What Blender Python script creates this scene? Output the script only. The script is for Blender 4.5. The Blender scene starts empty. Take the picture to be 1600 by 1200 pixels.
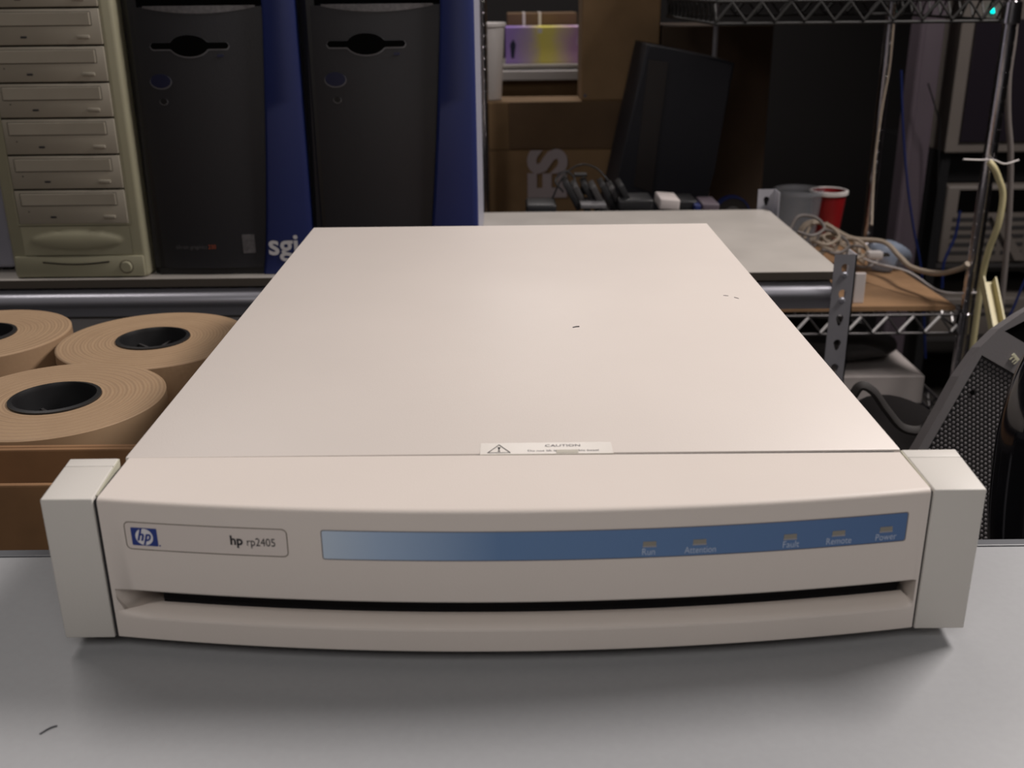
import bpy, bmesh, math, random
from mathutils import Matrix, Vector
random.seed(7)
PI = math.pi
SC = bpy.context.scene
COL = SC.collection

# ------------------------------------------------------------------ camera
F, CX, CY, CZ, PITCH, ROLL = 1626.7, 0.0, -0.4834, 0.3278, 0.3611, -0.011
fwd = Vector((0, math.cos(PITCH), -math.sin(PITCH)))
r0 = Vector((1, 0, 0)); u0 = r0.cross(fwd)
c_, s_ = math.cos(ROLL), math.sin(ROLL)
RIGHT = c_*r0 + s_*u0; UP = -s_*r0 + c_*u0
cam_d = bpy.data.cameras.new('camera'); cam = bpy.data.objects.new('camera', cam_d); COL.objects.link(cam)
m = Matrix.Identity(4)
for i in range(3):
    m[i][0] = RIGHT[i]; m[i][1] = UP[i]; m[i][2] = -fwd[i]
m[0][3], m[1][3], m[2][3] = CX, CY, CZ
cam.matrix_world = m
cam_d.sensor_width = 36; cam_d.lens = 36*F/1600; cam_d.clip_start = 0.02
cam_d.dof.use_dof = True; cam_d.dof.focus_distance = 0.78; cam_d.dof.aperture_fstop = 11
SC.camera = cam

def at(px, py, y):
    d = RIGHT*((px-800)/F) - UP*((py-600)/F) + fwd
    t = (y-CY)/d.y
    return Vector((CX, CY, CZ)) + d*t

# ------------------------------------------------------------------ light
SC.view_settings.view_transform = 'Standard'; SC.view_settings.look = 'None'
SC.view_settings.exposure = 0.0; SC.view_settings.gamma = 1.0
SC.view_settings.use_curve_mapping = False
w = bpy.data.worlds.new('world'); SC.world = w; w.use_nodes = True
w.node_tree.nodes['Background'].inputs[0].default_value = (0.9, 0.85, 1.0, 1)
w.node_tree.nodes['Background'].inputs[1].default_value = 0.004

def area(name, loc, target, sx, sy, power, col):
    l = bpy.data.lights.new(name, 'AREA'); l.shape = 'RECTANGLE'; l.size = sx; l.size_y = sy
    l.energy = power; l.color = col
    o = bpy.data.objects.new(name, l); COL.objects.link(o); o.location = loc
    o.rotation_euler = (Vector(target)-Vector(loc)).to_track_quat('-Z', 'Y').to_euler()
    return o
area('ceiling_lamp_key', (1.55, 0.90, 1.68), (0.0, 0.25, 0.0), 0.85, 0.4, 58, (1.0, 0.93, 0.895))
area('ceiling_lamp_left', (-1.15, 1.05, 1.60), (-0.2, 0.1, 0.0), 0.9, 0.4, 9, (1.0, 0.93, 0.895))
area('front_fill_light', (-0.1, -1.05, 1.15), (0.0, -0.05, 0.0), 1.3, 0.6, 8.0, (1.0, 0.95, 0.92))  # unseen fill light added to brighten the bezel front
area('ceiling_lamp_back', (0.1, 2.9, 1.3), (0.1, 3.1, 0.1), 0.5, 0.3, 11, (1.0, 0.93, 0.9))

# ------------------------------------------------------------------ materials
def mat(name, col, rough=0.5, metal=0.0, var=0.0, scale=30, bump=0.0, bscale=400, spec=0.5, alpha=1.0, trans=0.0, emit=None, coat=0):
    M = bpy.data.materials.new(name); M.use_nodes = True
    nt = M.node_tree; b = nt.nodes['Principled BSDF']
    b.inputs['Base Color'].default_value = (*col, 1); b.inputs['Roughness'].default_value = rough
    b.inputs['Metallic'].default_value = metal; b.inputs['Specular IOR Level'].default_value = spec
    b.inputs['Alpha'].default_value = alpha; b.inputs['Transmission Weight'].default_value = trans
    b.inputs['Coat Weight'].default_value = coat
    tc = nt.nodes.new('ShaderNodeTexCoord')
    if var > 0:
        n = nt.nodes.new('ShaderNodeTexNoise'); n.inputs['Scale'].default_value = scale; n.inputs['Detail'].default_value = 5
        nt.links.new(tc.outputs['Object'], n.inputs['Vector'])
        r = nt.nodes.new('ShaderNodeValToRGB')
        r.color_ramp.elements[0].position = 0.3; r.color_ramp.elements[1].position = 0.7
        r.color_ramp.elements[0].color = (*[c*(1-var) for c in col], 1)
        r.color_ramp.elements[1].color = (*[min(1, c*(1+var)) for c in col], 1)
        nt.links.new(n.outputs['Fac'], r.inputs['Fac']); nt.links.new(r.outputs['Color'], b.inputs['Base Color'])
    if bump > 0:
        n2 = nt.nodes.new('ShaderNodeTexNoise'); n2.inputs['Scale'].default_value = bscale
        nt.links.new(tc.outputs['Object'], n2.inputs['Vector'])
        bp = nt.nodes.new('ShaderNodeBump'); bp.inputs['Strength'].default_value = bump; bp.inputs['Distance'].default_value = 0.001
        nt.links.new(n2.outputs['Fac'], bp.inputs['Height']); nt.links.new(bp.outputs['Normal'], b.inputs['Normal'])
    if emit:
        b.inputs['Emission Color'].default_value = (*emit[0], 1); b.inputs['Emission Strength'].default_value = emit[1]
    return M

M = dict(
    lid=mat('painted_steel_cream', (0.70, 0.635, 0.585), 0.45, var=0.015, scale=9, bump=0.12, bscale=1500),
    bezel=mat('moulded_plastic_cream', (0.71, 0.64, 0.585), 0.5, var=0.012, scale=14, bump=0.1, bscale=1200),
    ear=mat('moulded_plastic_grey_white', (0.64, 0.61, 0.565), 0.5, var=0.01, scale=20, bump=0.1, bscale=1200),
    earside=mat('yellowed_plastic', (0.58, 0.56, 0.44), 0.5),
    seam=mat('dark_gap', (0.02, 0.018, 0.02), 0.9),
    plate=mat('name_plate_plastic', (0.70, 0.625, 0.575), 0.45),
    line=mat('brown_outline', (0.10, 0.075, 0.05), 0.7),
    navy=mat('navy_print', (0.012, 0.035, 0.22), 0.5),
    white=mat('white_print', (0.75, 0.73, 0.75), 0.5),
    stripwhite=mat('pale_blue_print', (0.45, 0.52, 0.66), 0.5),
    ink=mat('black_ink', (0.015, 0.015, 0.02), 0.6),
    greyink=mat('grey_ink', (0.12, 0.11, 0.13), 0.6),
    led=mat('smoked_indicator_window', (0.26, 0.24, 0.20), 0.35),
    ledrim=mat('indicator_rim', (0.33, 0.32, 0.34), 0.4),
    label=mat('clear_label_film', (0.70, 0.655, 0.60), 0.28),
    labeledge=mat('label_tear', (0.50, 0.47, 0.40), 0.5),
    bench=mat('grey_laminate', (0.325, 0.33, 0.34), 0.42, var=0.02, scale=260, bump=0.05, bscale=900),
    benchedge=mat('grey_edge_strip', (0.10, 0.105, 0.115), 0.4),
    steel=mat('painted_grey_steel', (0.44, 0.435, 0.475), 0.35, metal=0.3, var=0.05, scale=30),
    beam=mat('galvanised_beam', (0.42, 0.42, 0.47), 0.3, metal=0.5),
    deck=mat('white_melamine_deck', (0.44, 0.41, 0.375), 0.35, var=0.08, scale=12),
    deckedge=mat('deck_edge', (0.09, 0.075, 0.06), 0.7),
    black=mat('black_plastic', (0.012, 0.012, 0.013), 0.4),
    blackgloss=mat('black_vinyl', (0.006, 0.006, 0.008), 0.16, coat=0.5),
    tower=mat('charcoal_plastic', (0.018, 0.018, 0.022), 0.5, bump=0.3, bscale=900),
    towerdark=mat('dark_recess', (0.002, 0.002, 0.002), 0.9, spec=0.05),
    rim=mat('grey_rim_highlight', (0.14, 0.14, 0.15), 0.35),  # lighter grey painting the slot's lower-edge highlight, also on the button rims
    blue=mat('cobalt_plastic', (0.010, 0.020, 0.115), 0.5, bump=0.2, bscale=900),
    bluebtn=mat('dark_blue_button', (0.006, 0.008, 0.04), 0.5),
    sidepanel=mat('light_grey_side_panel', (0.30, 0.30, 0.36), 0.4),
    orange=mat('orange_print', (0.5, 0.10, 0.04), 0.5),
    greysticker=mat('silver_sticker', (0.12, 0.115, 0.12), 0.45, var=0.25, scale=200),
    beige=mat('yellowed_beige_plastic', (0.36, 0.34, 0.235), 0.5, var=0.03, scale=20),
    beige2=mat('beige_drive_plastic', (0.37, 0.335, 0.27), 0.5, var=0.03, scale=30),
    beigeline=mat('drive_gap', (0.03, 0.025, 0.015), 0.8),
    card=mat('corrugated_card', (0.24, 0.125, 0.055), 0.8, var=0.12, scale=25),
    carddark=mat('brown_carton_card', (0.25, 0.155, 0.075), 0.85, var=0.12, scale=10),
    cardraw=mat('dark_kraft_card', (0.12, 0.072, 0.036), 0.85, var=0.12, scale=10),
    wood=mat('particle_board', (0.29, 0.17, 0.088), 0.55, var=0.12, scale=18),
    chrome=mat('chrome_wire', (0.62, 0.60, 0.62), 0.18, metal=1.0),
    whiteplastic=mat('white_plastic', (0.62, 0.58, 0.56), 0.5),
    whitebox=mat('white_carton', (0.52, 0.47, 0.45), 0.6),
    cablebeige=mat('beige_cable', (0.32, 0.26, 0.20), 0.5),
    cableyellow=mat('yellowed_cable', (0.52, 0.46, 0.26), 0.45),
    cableblue=mat('blue_cable', (0.008, 0.018, 0.10), 0.45),
    cablegrey=mat('grey_cable', (0.16, 0.14, 0.13), 0.5),
    red=mat('red_plastic', (0.22, 0.008, 0.010), 0.35),
    cup=mat('clear_plastic', (0.5, 0.52, 0.56), 0.15, alpha=0.16),
    bag=mat('translucent_bag', (0.28, 0.33, 0.42), 0.3, alpha=0.75),
    purple=mat('grey_purple_steel', (0.10, 0.078, 0.095), 0.5, var=0.05, scale=10),
    beigedark=mat('old_beige_metal', (0.15, 0.13, 0.115), 0.55, var=0.04, scale=10),
    glass=mat('dark_smoked_glass', (0.02, 0.016, 0.022), 0.12),
    teal=mat('teal_indicator', (0.0, 0.5, 0.45), 0.3, emit=((0.0, 0.9, 0.75), 2.0)),
    panel=mat('grey_dimpled_metal', (0.165, 0.155, 0.158), 0.4, bump=0.1),
    paneldark=mat('dark_dimple', (0.012, 0.011, 0.012), 0.6),
    emblem=mat('pale_emblem', (0.6, 0.58, 0.42), 0.4),
    fabric=mat('black_nylon', (0.018, 0.015, 0.014), 0.75, var=0.3, scale=8, bump=0.4, bscale=60),
    floor=mat('floor_tile', (0.04, 0.036, 0.033), 0.6, var=0.1, scale=4),
    wall=mat('painted_wall', (0.012, 0.010, 0.010), 0.8, var=0.05, scale=3),
    bluebin=mat('blue_plastic_bin', (0.01, 0.02, 0.10), 0.45),
    darkgrey=mat('dark_grey_plastic', (0.04, 0.037, 0.037), 0.5),
    glintwire=mat('painted_wire_glint', (0.85, 0.83, 0.82), 0.4, metal=0.2),  # chrome reflections painted near white on the truss strokes
    darkwire=mat('wire_painted_dim', (0.022, 0.021, 0.02), 0.6, metal=0.3),  # chrome wire of the upper shelf painted dark to look dimly lit
    dullwire=mat('dull_wire', (0.09, 0.085, 0.085), 0.45, metal=0.7),
)

# brown paper: concentric layers around each roll's own centre
def paper_mat():
    K = bpy.data.materials.new('kraft_paper_roll'); K.use_nodes = True
    nt = K.node_tree; b = nt.nodes['Principled BSDF']; b.inputs['Roughness'].default_value = 0.6
    tc = nt.nodes.new('ShaderNodeTexCoord'); wv = nt.nodes.new('ShaderNodeTexWave')
    wv.wave_type = 'RINGS'; wv.rings_direction = 'Z'; wv.inputs['Scale'].default_value = 90
    wv.inputs['Distortion'].default_value = 1.5; wv.inputs['Detail'].default_value = 4; wv.inputs['Detail Scale'].default_value = 3
    n = nt.nodes.new('ShaderNodeTexNoise'); n.inputs['Scale'].default_value = 35; n.inputs['Detail'].default_value = 8
    nt.links.new(tc.outputs['Object'], wv.inputs['Vector']); nt.links.new(tc.outputs['Object'], n.inputs['Vector'])
    mx = nt.nodes.new('ShaderNodeMath'); mx.operation = 'MULTIPLY'
    nt.links.new(wv.outputs['Fac'], mx.inputs[0]); nt.links.new(n.outputs['Fac'], mx.inputs[1])
    r = nt.nodes.new('ShaderNodeValToRGB')
    r.color_ramp.elements[0].color = (0.31, 0.20, 0.115, 1); r.color_ramp.elements[1].color = (0.38, 0.255, 0.15, 1)
    r.color_ramp.elements[0].position = 0.0; r.color_ramp.elements[1].position = 0.45
    nt.links.new(mx.outputs[0], r.inputs['Fac']); nt.links.new(r.outputs['Color'], b.inputs['Base Color'])
    return K
M['paper'] = paper_mat()

def gradient_mat(name, x0, x1, stops, rough=0.3):
    K = bpy.data.materials.new(name); K.use_nodes = True
    nt = K.node_tree; b = nt.nodes['Principled BSDF']; b.inputs['Roughness'].default_value = rough
    tc = nt.nodes.new('ShaderNodeTexCoord'); sp = nt.nodes.new('ShaderNodeSeparateXYZ'); mr = nt.nodes.new('ShaderNodeMapRange')
    mr.inputs[1].default_value = x0; mr.inputs[2].default_value = x1
    r = nt.nodes.new('ShaderNodeValToRGB')
    cr = r.color_ramp
    while len(cr.elements) < len(stops): cr.elements.new(0.5)
    for e, (p, c) in zip(cr.elements, stops): e.position = p; e.color = (*c, 1)
    nt.links.new(tc.outputs['Object'], sp.inputs[0]); nt.links.new(sp.outputs[0], mr.inputs[0])
    nt.links.new(mr.outputs[0], r.inputs['Fac']); nt.links.new(r.outputs['Color'], b.inputs['Base Color'])
    return K
M['strip'] = gradient_mat('blue_status_strip', -0.098, 0.205, [(0.0, (0.52, 0.62, 0.74)), (0.10, (0.36, 0.48, 0.66)), (0.30, (0.12, 0.225, 0.42)), (1.0, (0.07, 0.15, 0.33))])

# ------------------------------------------------------------------ helpers
def thing(name, label, cat, loc=(0, 0, 0), group=None):
    o = bpy.data.objects.new(name, None); COL.objects.link(o); o.location = loc
    o.empty_display_size = 0.05
    o['label'] = label; o['category'] = cat
    if group: o['group'] = group
    return o
def tag(o, label, cat, group=None):
    o['label'] = label; o['category'] = cat
    if group: o['group'] = group
    return o
def obj(name, bm, material, parent=None, smooth=False, label=None, ang=35):
    me = bpy.data.meshes.new(name)
    if not bm.faces: raise RuntimeError('no faces '+name)
    bmesh.ops.recalc_face_normals(bm, faces=bm.faces)
    bm.to_mesh(me); bm.free(); me.materials.append(material)
    o = bpy.data.objects.new(name, me); COL.objects.link(o)
    if smooth:
        for p in me.polygons: p.use_smooth = True
        try: me.set_sharp_from_angle(angle=math.radians(ang))
        except Exception: pass
    if parent is not None:
        o.parent = parent
        o.matrix_parent_inverse = root_mat(parent).inverted()
    if label: o['label'] = label
    return o
def root_mat(p):
    mm = Matrix.LocRotScale(p.location, p.rotation_euler, p.scale)
    if p.parent is not None: mm = root_mat(p.parent) @ p.matrix_parent_inverse @ mm
    return mm
def struct(o):
    o['kind'] = 'structure'; return o
def B(): return bmesh.new()
def box(bm, x0, x1, y0, y1, z0, z1, bev=0.0, seg=2, M4=None):
    t = bmesh.new(); bmesh.ops.create_cube(t, size=1)
    for v in t.verts:
        v.co = Vector(((x0+x1)/2+v.co.x*(x1-x0), (y0+y1)/2+v.co.y*(y1-y0), (z0+z1)/2+v.co.z*(z1-z0)))
    if bev > 0: bmesh.ops.bevel(t, geom=t.edges[:], offset=bev, segments=seg, profile=0.5, affect='EDGES')
    merge(bm, t, M4); return bm
def merge(bm, t, M4=None):
    mp = {}
    for v in t.verts: mp[v] = bm.verts.new(M4 @ v.co if M4 is not None else v.co)
    for f in t.faces:
        try: bm.faces.new([mp[v] for v in f.verts])
        except ValueError: pass
    t.free()
def prism(bm, pts, axis, a, b_):
    def mk(p, t):
        if axis == 'x': return Vector((t, p[0], p[1]))
        if axis == 'y': return Vector((p[0], t, p[1]))
        return Vector((p[0], p[1], t))
    A = [bm.verts.new(mk(p, a)) for p in pts]; C = [bm.verts.new(mk(p, b_)) for p in pts]
    n = len(pts)
    bm.faces.new(A); bm.faces.new(C[::-1])
    for i in range(n): bm.faces.new([A[i], C[i], C[(i+1) % n], A[(i+1) % n]])
    return bm
def lathe(bm, prof, c, seg=48, close=False):
    rings = []
    for r, z in prof:
        if r < 1e-6: rings.append([bm.verts.new((c[0], c[1], c[2]+z))])
        else: rings.append([bm.verts.new((c[0]+r*math.cos(2*PI*k/seg), c[1]+r*math.sin(2*PI*k/seg), c[2]+z)) for k in range(seg)])
    pr = list(zip(rings, rings[1:])) + ([(rings[-1], rings[0])] if close else [])
    for a, b_ in pr:
        for k in range(seg):
            q = [a[k % len(a)], a[(k+1) % seg % len(a)], b_[(k+1) % seg % len(b_)], b_[k % len(b_)]]
            u = []
            for v in q:
                if v not in u: u.append(v)
            if len(u) >= 3: bm.faces.new(u)
    return bm
def crom(pts, n=8):
    P = [Vector(p) for p in pts]
    if len(P) < 3: return P
    P = [2*P[0]-P[1]] + P + [2*P[-1]-P[-2]]
    out = []
    for i in range(1, len(P)-2):
        for k in range(n):
            t = k/n; a, b_, c, d = P[i-1], P[i], P[i+1], P[i+2]
            out.append(0.5*((2*b_)+(c-a)*t+(2*a-5*b_+4*c-d)*t*t+(3*b_-a-3*c+d)*t**3))
    out.append(P[-2]); return out
def tube(bm, pts, r, seg=8, n=8, flat=1.0, smooth=True):
    path = crom(pts, n) if smooth else [Vector(p) for p in pts]
    up = None; rings = []
    for i, p in enumerate(path):
        t = (path[min(i+1, len(path)-1)]-path[max(i-1, 0)]).normalized()
        if up is None:
            up = t.orthogonal().normalized()
        else:
            up = (up-t*up.dot(t))
            up = up.normalized() if up.length > 1e-6 else t.orthogonal().normalized()
        s = t.cross(up)
        rr = r[min(int(i*len(r)/len(path)), len(r)-1)] if isinstance(r, (list, tuple)) else r
        rings.append([bm.verts.new(p+up*math.cos(2*PI*k/seg)*rr+s*math.sin(2*PI*k/seg)*rr*flat) for k in range(seg)])
    for a, b_ in zip(rings, rings[1:]):
        for k in range(seg): bm.faces.new([a[k], a[(k+1) % seg], b_[(k+1) % seg], b_[k]])
    bm.faces.new(rings[0][::-1]); bm.faces.new(rings[-1])
    return bm
def cyl(bm, p0, p1, r, seg=16): return tube(bm, [p0, p1], r, seg, smooth=False)
def rrz(x, x0, x1, z0, z1, r):
    d = 0
    if r < 0:
        u = min(1, abs((x-(x0+x1)/2)/((x1-x0)/2))); h = (z1-z0)/2*math.sqrt(1-u*u); c = (z0+z1)/2
        return c-h, c+h
    if x < x0+r: d = r-math.sqrt(max(0, r*r-(x0+r-x)**2))
    elif x > x1-r: d = r-math.sqrt(max(0, r*r-(x-(x1-r))**2))
    return z0+d, z1-d
def patch(bm, surf, x0, x1, z0, z1, r, off, n=40):
    """rounded rectangle laid on the surface surf(x, z) -> point, raised by off towards -y, closed solid"""
    q_ = (x1-x0)/2 if r < 0 else r
    xs = sorted(set([x0+q_*(1-math.cos(PI/2*k/6)) for k in range(7)]+[x1-q_*(1-math.cos(PI/2*k/6)) for k in range(7)]+[x0+(x1-x0)*k/n for k in range(n+1)]))
    prev = None; first = None
    for x in xs:
        a, b_ = rrz(x, x0, x1, z0, z1, r)
        if b_-a < 1e-6: a -= 1e-5; b_ += 1e-5
        p, q = surf(x, a), surf(x, b_)
        c = [bm.verts.new((p[0], p[1]-off, p[2])), bm.verts.new((q[0], q[1]-off, q[2])), bm.verts.new((q[0], q[1]+0.0006, q[2])), bm.verts.new((p[0], p[1]+0.0006, p[2]))]
        if prev:
            for k in range(4): bm.faces.new([prev[k], prev[(k+1) % 4], c[(k+1) % 4], c[k]])
        else: bm.faces.new(c)
        prev = c
    bm.faces.new(prev[::-1])
    return bm
def outline(bm, surf, x0, x1, z0, z1, r, wd, off, n=40):
    """thin rounded-rectangle ring on a surface"""
    def loop(d):
        L = []
        rr = max(r-d, 1e-4)
        for cx_, cz_, a0 in ((x1-d-rr, z1-d-rr, 0), (x0+d+rr, z1-d-rr, 90), (x0+d+rr, z0+d+rr, 180), (x1-d-rr, z0+d+rr, 270)):
            for k in range(7):
                a = math.radians(a0+15*k); L.append((cx_+rr*math.cos(a), cz_+rr*math.sin(a)))
        out = []
        for i, p in enumerate(L):
            q = L[(i+1) % len(L)]
            out.append(p)
            if abs(q[0]-p[0]) > 0.01:
                for k in range(1, n): out.append((p[0]+(q[0]-p[0])*k/n, p[1]+(q[1]-p[1])*k/n))
        return out
    A, C = loop(0), loop(wd)
    def mk(p): q = surf(*p); return bm.verts.new((q[0], q[1]-off, q[2]))
    a = [mk(p) for p in A]; c = [mk(p) for p in C]; N = len(a)
    for i in range(N): bm.faces.new([a[i], a[(i+1) % N], c[(i+1) % N], c[i]])
    return bm
def text_bm(s, size, shear=0.0, bold=0.0, width=None, depth=0.0):
    cu = bpy.data.curves.new('text', 'FONT'); cu.body = s; cu.size = size; cu.shear = shear; cu.offset = bold
    cu.align_x = 'LEFT'; cu.resolution_u = 4; cu.extrude = depth
    o = bpy.data.objects.new('text', cu); COL.objects.link(o)
    dg = bpy.context.evaluated_depsgraph_get(); me = bpy.data.meshes.new_from_object(o.evaluated_get(dg))
    bm = bmesh.new(); bm.from_mesh(me)
    bpy.data.objects.remove(o); bpy.data.curves.remove(cu); bpy.data.meshes.remove(me)
    xs = [v.co.x for v in bm.verts]; x0, x1 = min(xs), max(xs)
    k = 1 if width is None else width/(x1-x0)
    for v in bm.verts: v.co.x = (v.co.x-x0)*k
    return bm
def lay(bm, surf, x, z, off, zs=1.0):
    for v in bm.verts:
        p = surf(x+v.co.x, z+v.co.y*zs); v.co = Vector((p[0], p[1]-off, p[2]))
    return bm
def copy_tree(o, parent=None):
    c = o.copy(); COL.objects.link(c)
    if parent is not None:
        inv = o.matrix_parent_inverse.copy(); c.parent = parent; c.matrix_parent_inverse = inv
    for ch in [x for x in bpy.data.objects if x.parent == o]: copy_tree(ch, c)
    return c
def flat_y(y0): return lambda x, z: (x, y0, z)

# ------------------------------------------------------------------ room
FZ = -0.86
struct(obj('floor', box(B(), -3, 4, -3, 4.2, FZ-0.05, FZ), M['floor']))
struct(obj('wall_back', box(B(), -3, 4, 4.2, 4.3, FZ, 2.4), M['wall']))
struct(obj('wall_left', box(B(), -3.1, -3, -3, 4.2, FZ, 2.4), M['wall']))
struct(obj('wall_right', box(B(), 4, 4.1, -3, 4.2, FZ, 2.4), M['wall']))

# ------------------------------------------------------------------ bench
BZ = -0.009
t = thing('workbench', 'grey laminate workbench with a thin dark edge strip under the rack server', 'workbench', (0, -0.3, FZ))
obj('worktop', box(B(), -1.0, 1.0, -0.75, 0.104, BZ-0.03, BZ, 0.001), M['bench'], t)
obj('edge_strip', box(B(), -1.0, 1.0, 0.1041, 0.1125, BZ-0.032, BZ+0.0006, 0.001), M['benchedge'], t)
for sx in (-0.95, 0.95):
    for sy in (-0.7, 0.06): obj('leg', box(B(), sx-0.025, sx+0.025, sy-0.025, sy+0.025, FZ, BZ-0.03, 0.003), M['steel'], t)
# small marks on the laminate
s = obj('scuff_mark', tube(B(), [(-0.232, -0.068, BZ+0.0002), (-0.229, -0.064, BZ+0.0003), (-0.226, -0.062, BZ+0.0002)], 0.0005, 6), M['ink'], t)

# ------------------------------------------------------------------ rack server
H = 0.0843; HW = 0.2169; BG = 0.0182
def by(x): return -BG*(1-min(1, (x/HW)**2))
def bsurf(x, z): return (x, by(x), z)
srv = thing('rack_server', 'flat cream coloured rack server with curved front and blue indicator strip on the bench', 'server', (0, 0.1, BZ))
bm = B()
box(bm, -0.2185, 0.2185, 0.051, 0.660, 0.0006, H, 0.0012, 2)
obj('top_cover', bm, M['lid'], srv, True)
obj('seam_shadow_gap', box(B(), -0.2145, 0.2145, 0.046, 0.052, 0.004, H-0.0012), M['seam'], srv)
for sx in (-0.19, 0.19):
    for sy in (0.03, 0.09, 0.6):
        obj('rubber_foot', lathe(B(), [(0, BZ), (0.008, BZ), (0.008, 0.001), (0, 0.001)], (sx, sy, 0), 16), M['black'], srv)
# small marks on the cover
def markpts(px, L=4):
    return px
obj('scratch_mark', tube(B(), [(0.0475, 0.283, H+0.0001), (0.050, 0.2845, H+0.0002), (0.0525, 0.285, H+0.0001)], 0.0006, 6), M['ink'], srv)
obj('scratch_mark', tube(B(), [(0.180, 0.368, H+0.0001), (0.184, 0.3665, H+0.00015)], 0.0003, 6), M['greyink'], srv)
obj('scratch_mark', tube(B(), [(0.188, 0.362, H+0.0001), (0.191, 0.358, H+0.00015)], 0.0003, 6), M['greyink'], srv)

# bezel: profile swept along the curved front
GX0, GX1, GZ0, GZ1 = -0.2135, 0.2150, 0.0135, 0.0308
def column(x):
    y = by(x); back = 0.0475+0.0018*(1-x/HW)
    R_ = 0.0035
    pts = [(back, H-0.0015), (back-0.0008, H)]
    for k in range(6):
        a = PI/2*k/5; pts.append((y+R_-R_*math.sin(a), H-R_*0.75+R_*0.75*math.cos(a)))
    # recess depth factor
    ing = GX0 <= x <= GX1
    d = 0.0
    if ing:
        dl = min(1, (x-GX0)/0.020); dr = min(1, (GX1-x)/0.0025)
        d = min(dl, dr)
    D_ = 0.036*d; ys = 0.0125*d; zs_ = 0.0172
    pts.append((y, GZ1+0.0008)); pts.append((y+0.0005*min(1, d*3), GZ1))
    pts.append((y+D_, GZ1-0.001))
    zf = GZ0+(0.010-GZ0)*d
    pts.append((y+D_, zf if d > 0 else GZ1-0.004))
    pts.append((y+ys+0.002*d, zf if d > 0 else GZ1-0.006))
    for k in range(7):
        b_ = PI/2*(1-k/6)
        zz = GZ0+(zs_-GZ0)*math.sin(b_)
        pts.append((y+ys*(1-math.cos(b_)), zz))
    pts.append((y, GZ0-0.0006))
    pts.append((y, 0.0012)); pts.append((y+0.0012, 0.0)); pts.append((back, 0.0))
    return pts
xs = [-HW+0.0012]+[-HW+0.003, GX0-0.0001]+[GX0+0.020*k/5 for k in range(6)]+[GX0+0.020+(GX1-0.0025-GX0-0.020)*k/48 for k in range(1, 49)]+[GX1-0.0012, GX1, HW-0.0005]
bm = B(); prev = None
for i, x in enumerate(xs):
    c = [bm.verts.new((x, p[0], p[1])) for p in column(x)]
    if prev:
        for k in range(len(c)): bm.faces.new([prev[k], prev[(k+1) % len(c)], c[(k+1) % len(c)], c[k]])
    else: bm.faces.new(c)
    prev = c
bm.faces.new(prev[::-1])
bez = obj('front_bezel', bm, M['bezel'], srv, True, ang=28)

obj('recess_shade_sheet', patch(B(), lambda x, z: (x, by(x)+0.0165, z), -0.193, 0.2120, 0.0105, 0.0303, 0.0005, 0.0001, 60), M['seam'], srv, label='dark sheet standing in for the shade inside the long front recess')  # dark sheet painting the shade at the back of the grip recess
pl = obj('name_plate', patch(B(), bsurf, -0.2022, -0.1162, 0.0567, 0.0720, 0.003, 0.0001), M['plate'], srv, label='recessed name plate with a blue logo tile and the text hp rp2405')
obj('plate_groove', outline(B(), bsurf, -0.2027, -0.1157, 0.0562, 0.0725, 0.003, 0.00042, 0.00018), M['line'], pl)
lg = obj('logo_tile', patch(B(), bsurf, -0.1992, -0.1850, 0.0588, 0.0692, 0.0006, 0.00022), M['navy'], pl, label='small blue rectangular logo tile')
obj('logo_disc', patch(B(), bsurf, -0.1970, -0.1874, 0.0592, 0.0688, 0.0048, 0.0003, 24), M['white'], pl)
def slant(x0, x1, z0, z1, k=0.30):
    return [(x0+k*z0, z0), (x1+k*z0, z0), (x1+k*z1, z1), (x0+k*z1, z1)]
bm = B()
def quadbar(bm, pts, ox, oz, off):
    bm.faces.new([bm.verts.new((ox+p[0], by(ox+p[0])-off, oz+p[1])) for p in pts])
cx0, cz0 = -0.1922, 0.0640
th = 0.00115; K = 0.30
def S(x, z): return (x+K*z, z)
def arcstroke(bm, cx_, cz_, rx, rz, a0, a1, w_, off, n=12):
    pr = None
    for k in range(n+1):
        a = math.radians(a0+(a1-a0)*k/n)
        po = S(cx_+rx*math.cos(a), cz_+rz*math.sin(a)); pi_ = S(cx_+(rx-w_)*math.cos(a), cz_+(rz-w_)*math.sin(a))
        c = [bm.verts.new((cx0+q[0], by(cx0+q[0])-off, cz0+q[1])) for q in (po, pi_)]
        if pr: bm.faces.new([pr[0], pr[1], c[1], c[0]])
        pr = c
quadbar(bm, [S(-0.0033, -0.0023), S(-0.0033+th, -0.0023), S(-0.0033+th, 0.0049), S(-0.0033, 0.0049)], cx0, cz0, 0.0004)
arcstroke(bm, -0.0017, 0.0004, 0.0016, 0.0017, 0, 170, th, 0.0004)
quadbar(bm, [S(-0.0001-th, -0.0023), S(-0.0001, -0.0023), S(-0.0001, 0.0005), S(-0.0001-th, 0.0005)], cx0, cz0, 0.0004)
quadbar(bm, [S(0.0006, -0.0049), S(0.0006+th, -0.0049), S(0.0006+th, 0.0019), S(0.0006, 0.0019)], cx0, cz0, 0.0004)
arcstroke(bm, 0.0021, -0.0002, 0.0017, 0.0022, -150, 150, th, 0.0004)
obj('logo_letters', bm, M['navy'], pl)
obj('registered_mark', patch(B(), bsurf, -0.1846, -0.1838, 0.0588, 0.0598, -1, 0.0003, 6), M['navy'], pl)
obj('brand_text', lay(text_bm('hp', 0.0074, bold=0.00022, width=0.0066), bsurf, -0.1459, 0.0625, 0.0003), M['ink'], pl)
obj('model_text', lay(text_bm('rp2405', 0.0066, width=0.0148), bsurf, -0.1371, 0.0622, 0.0003), M['ink'], pl)

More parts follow.
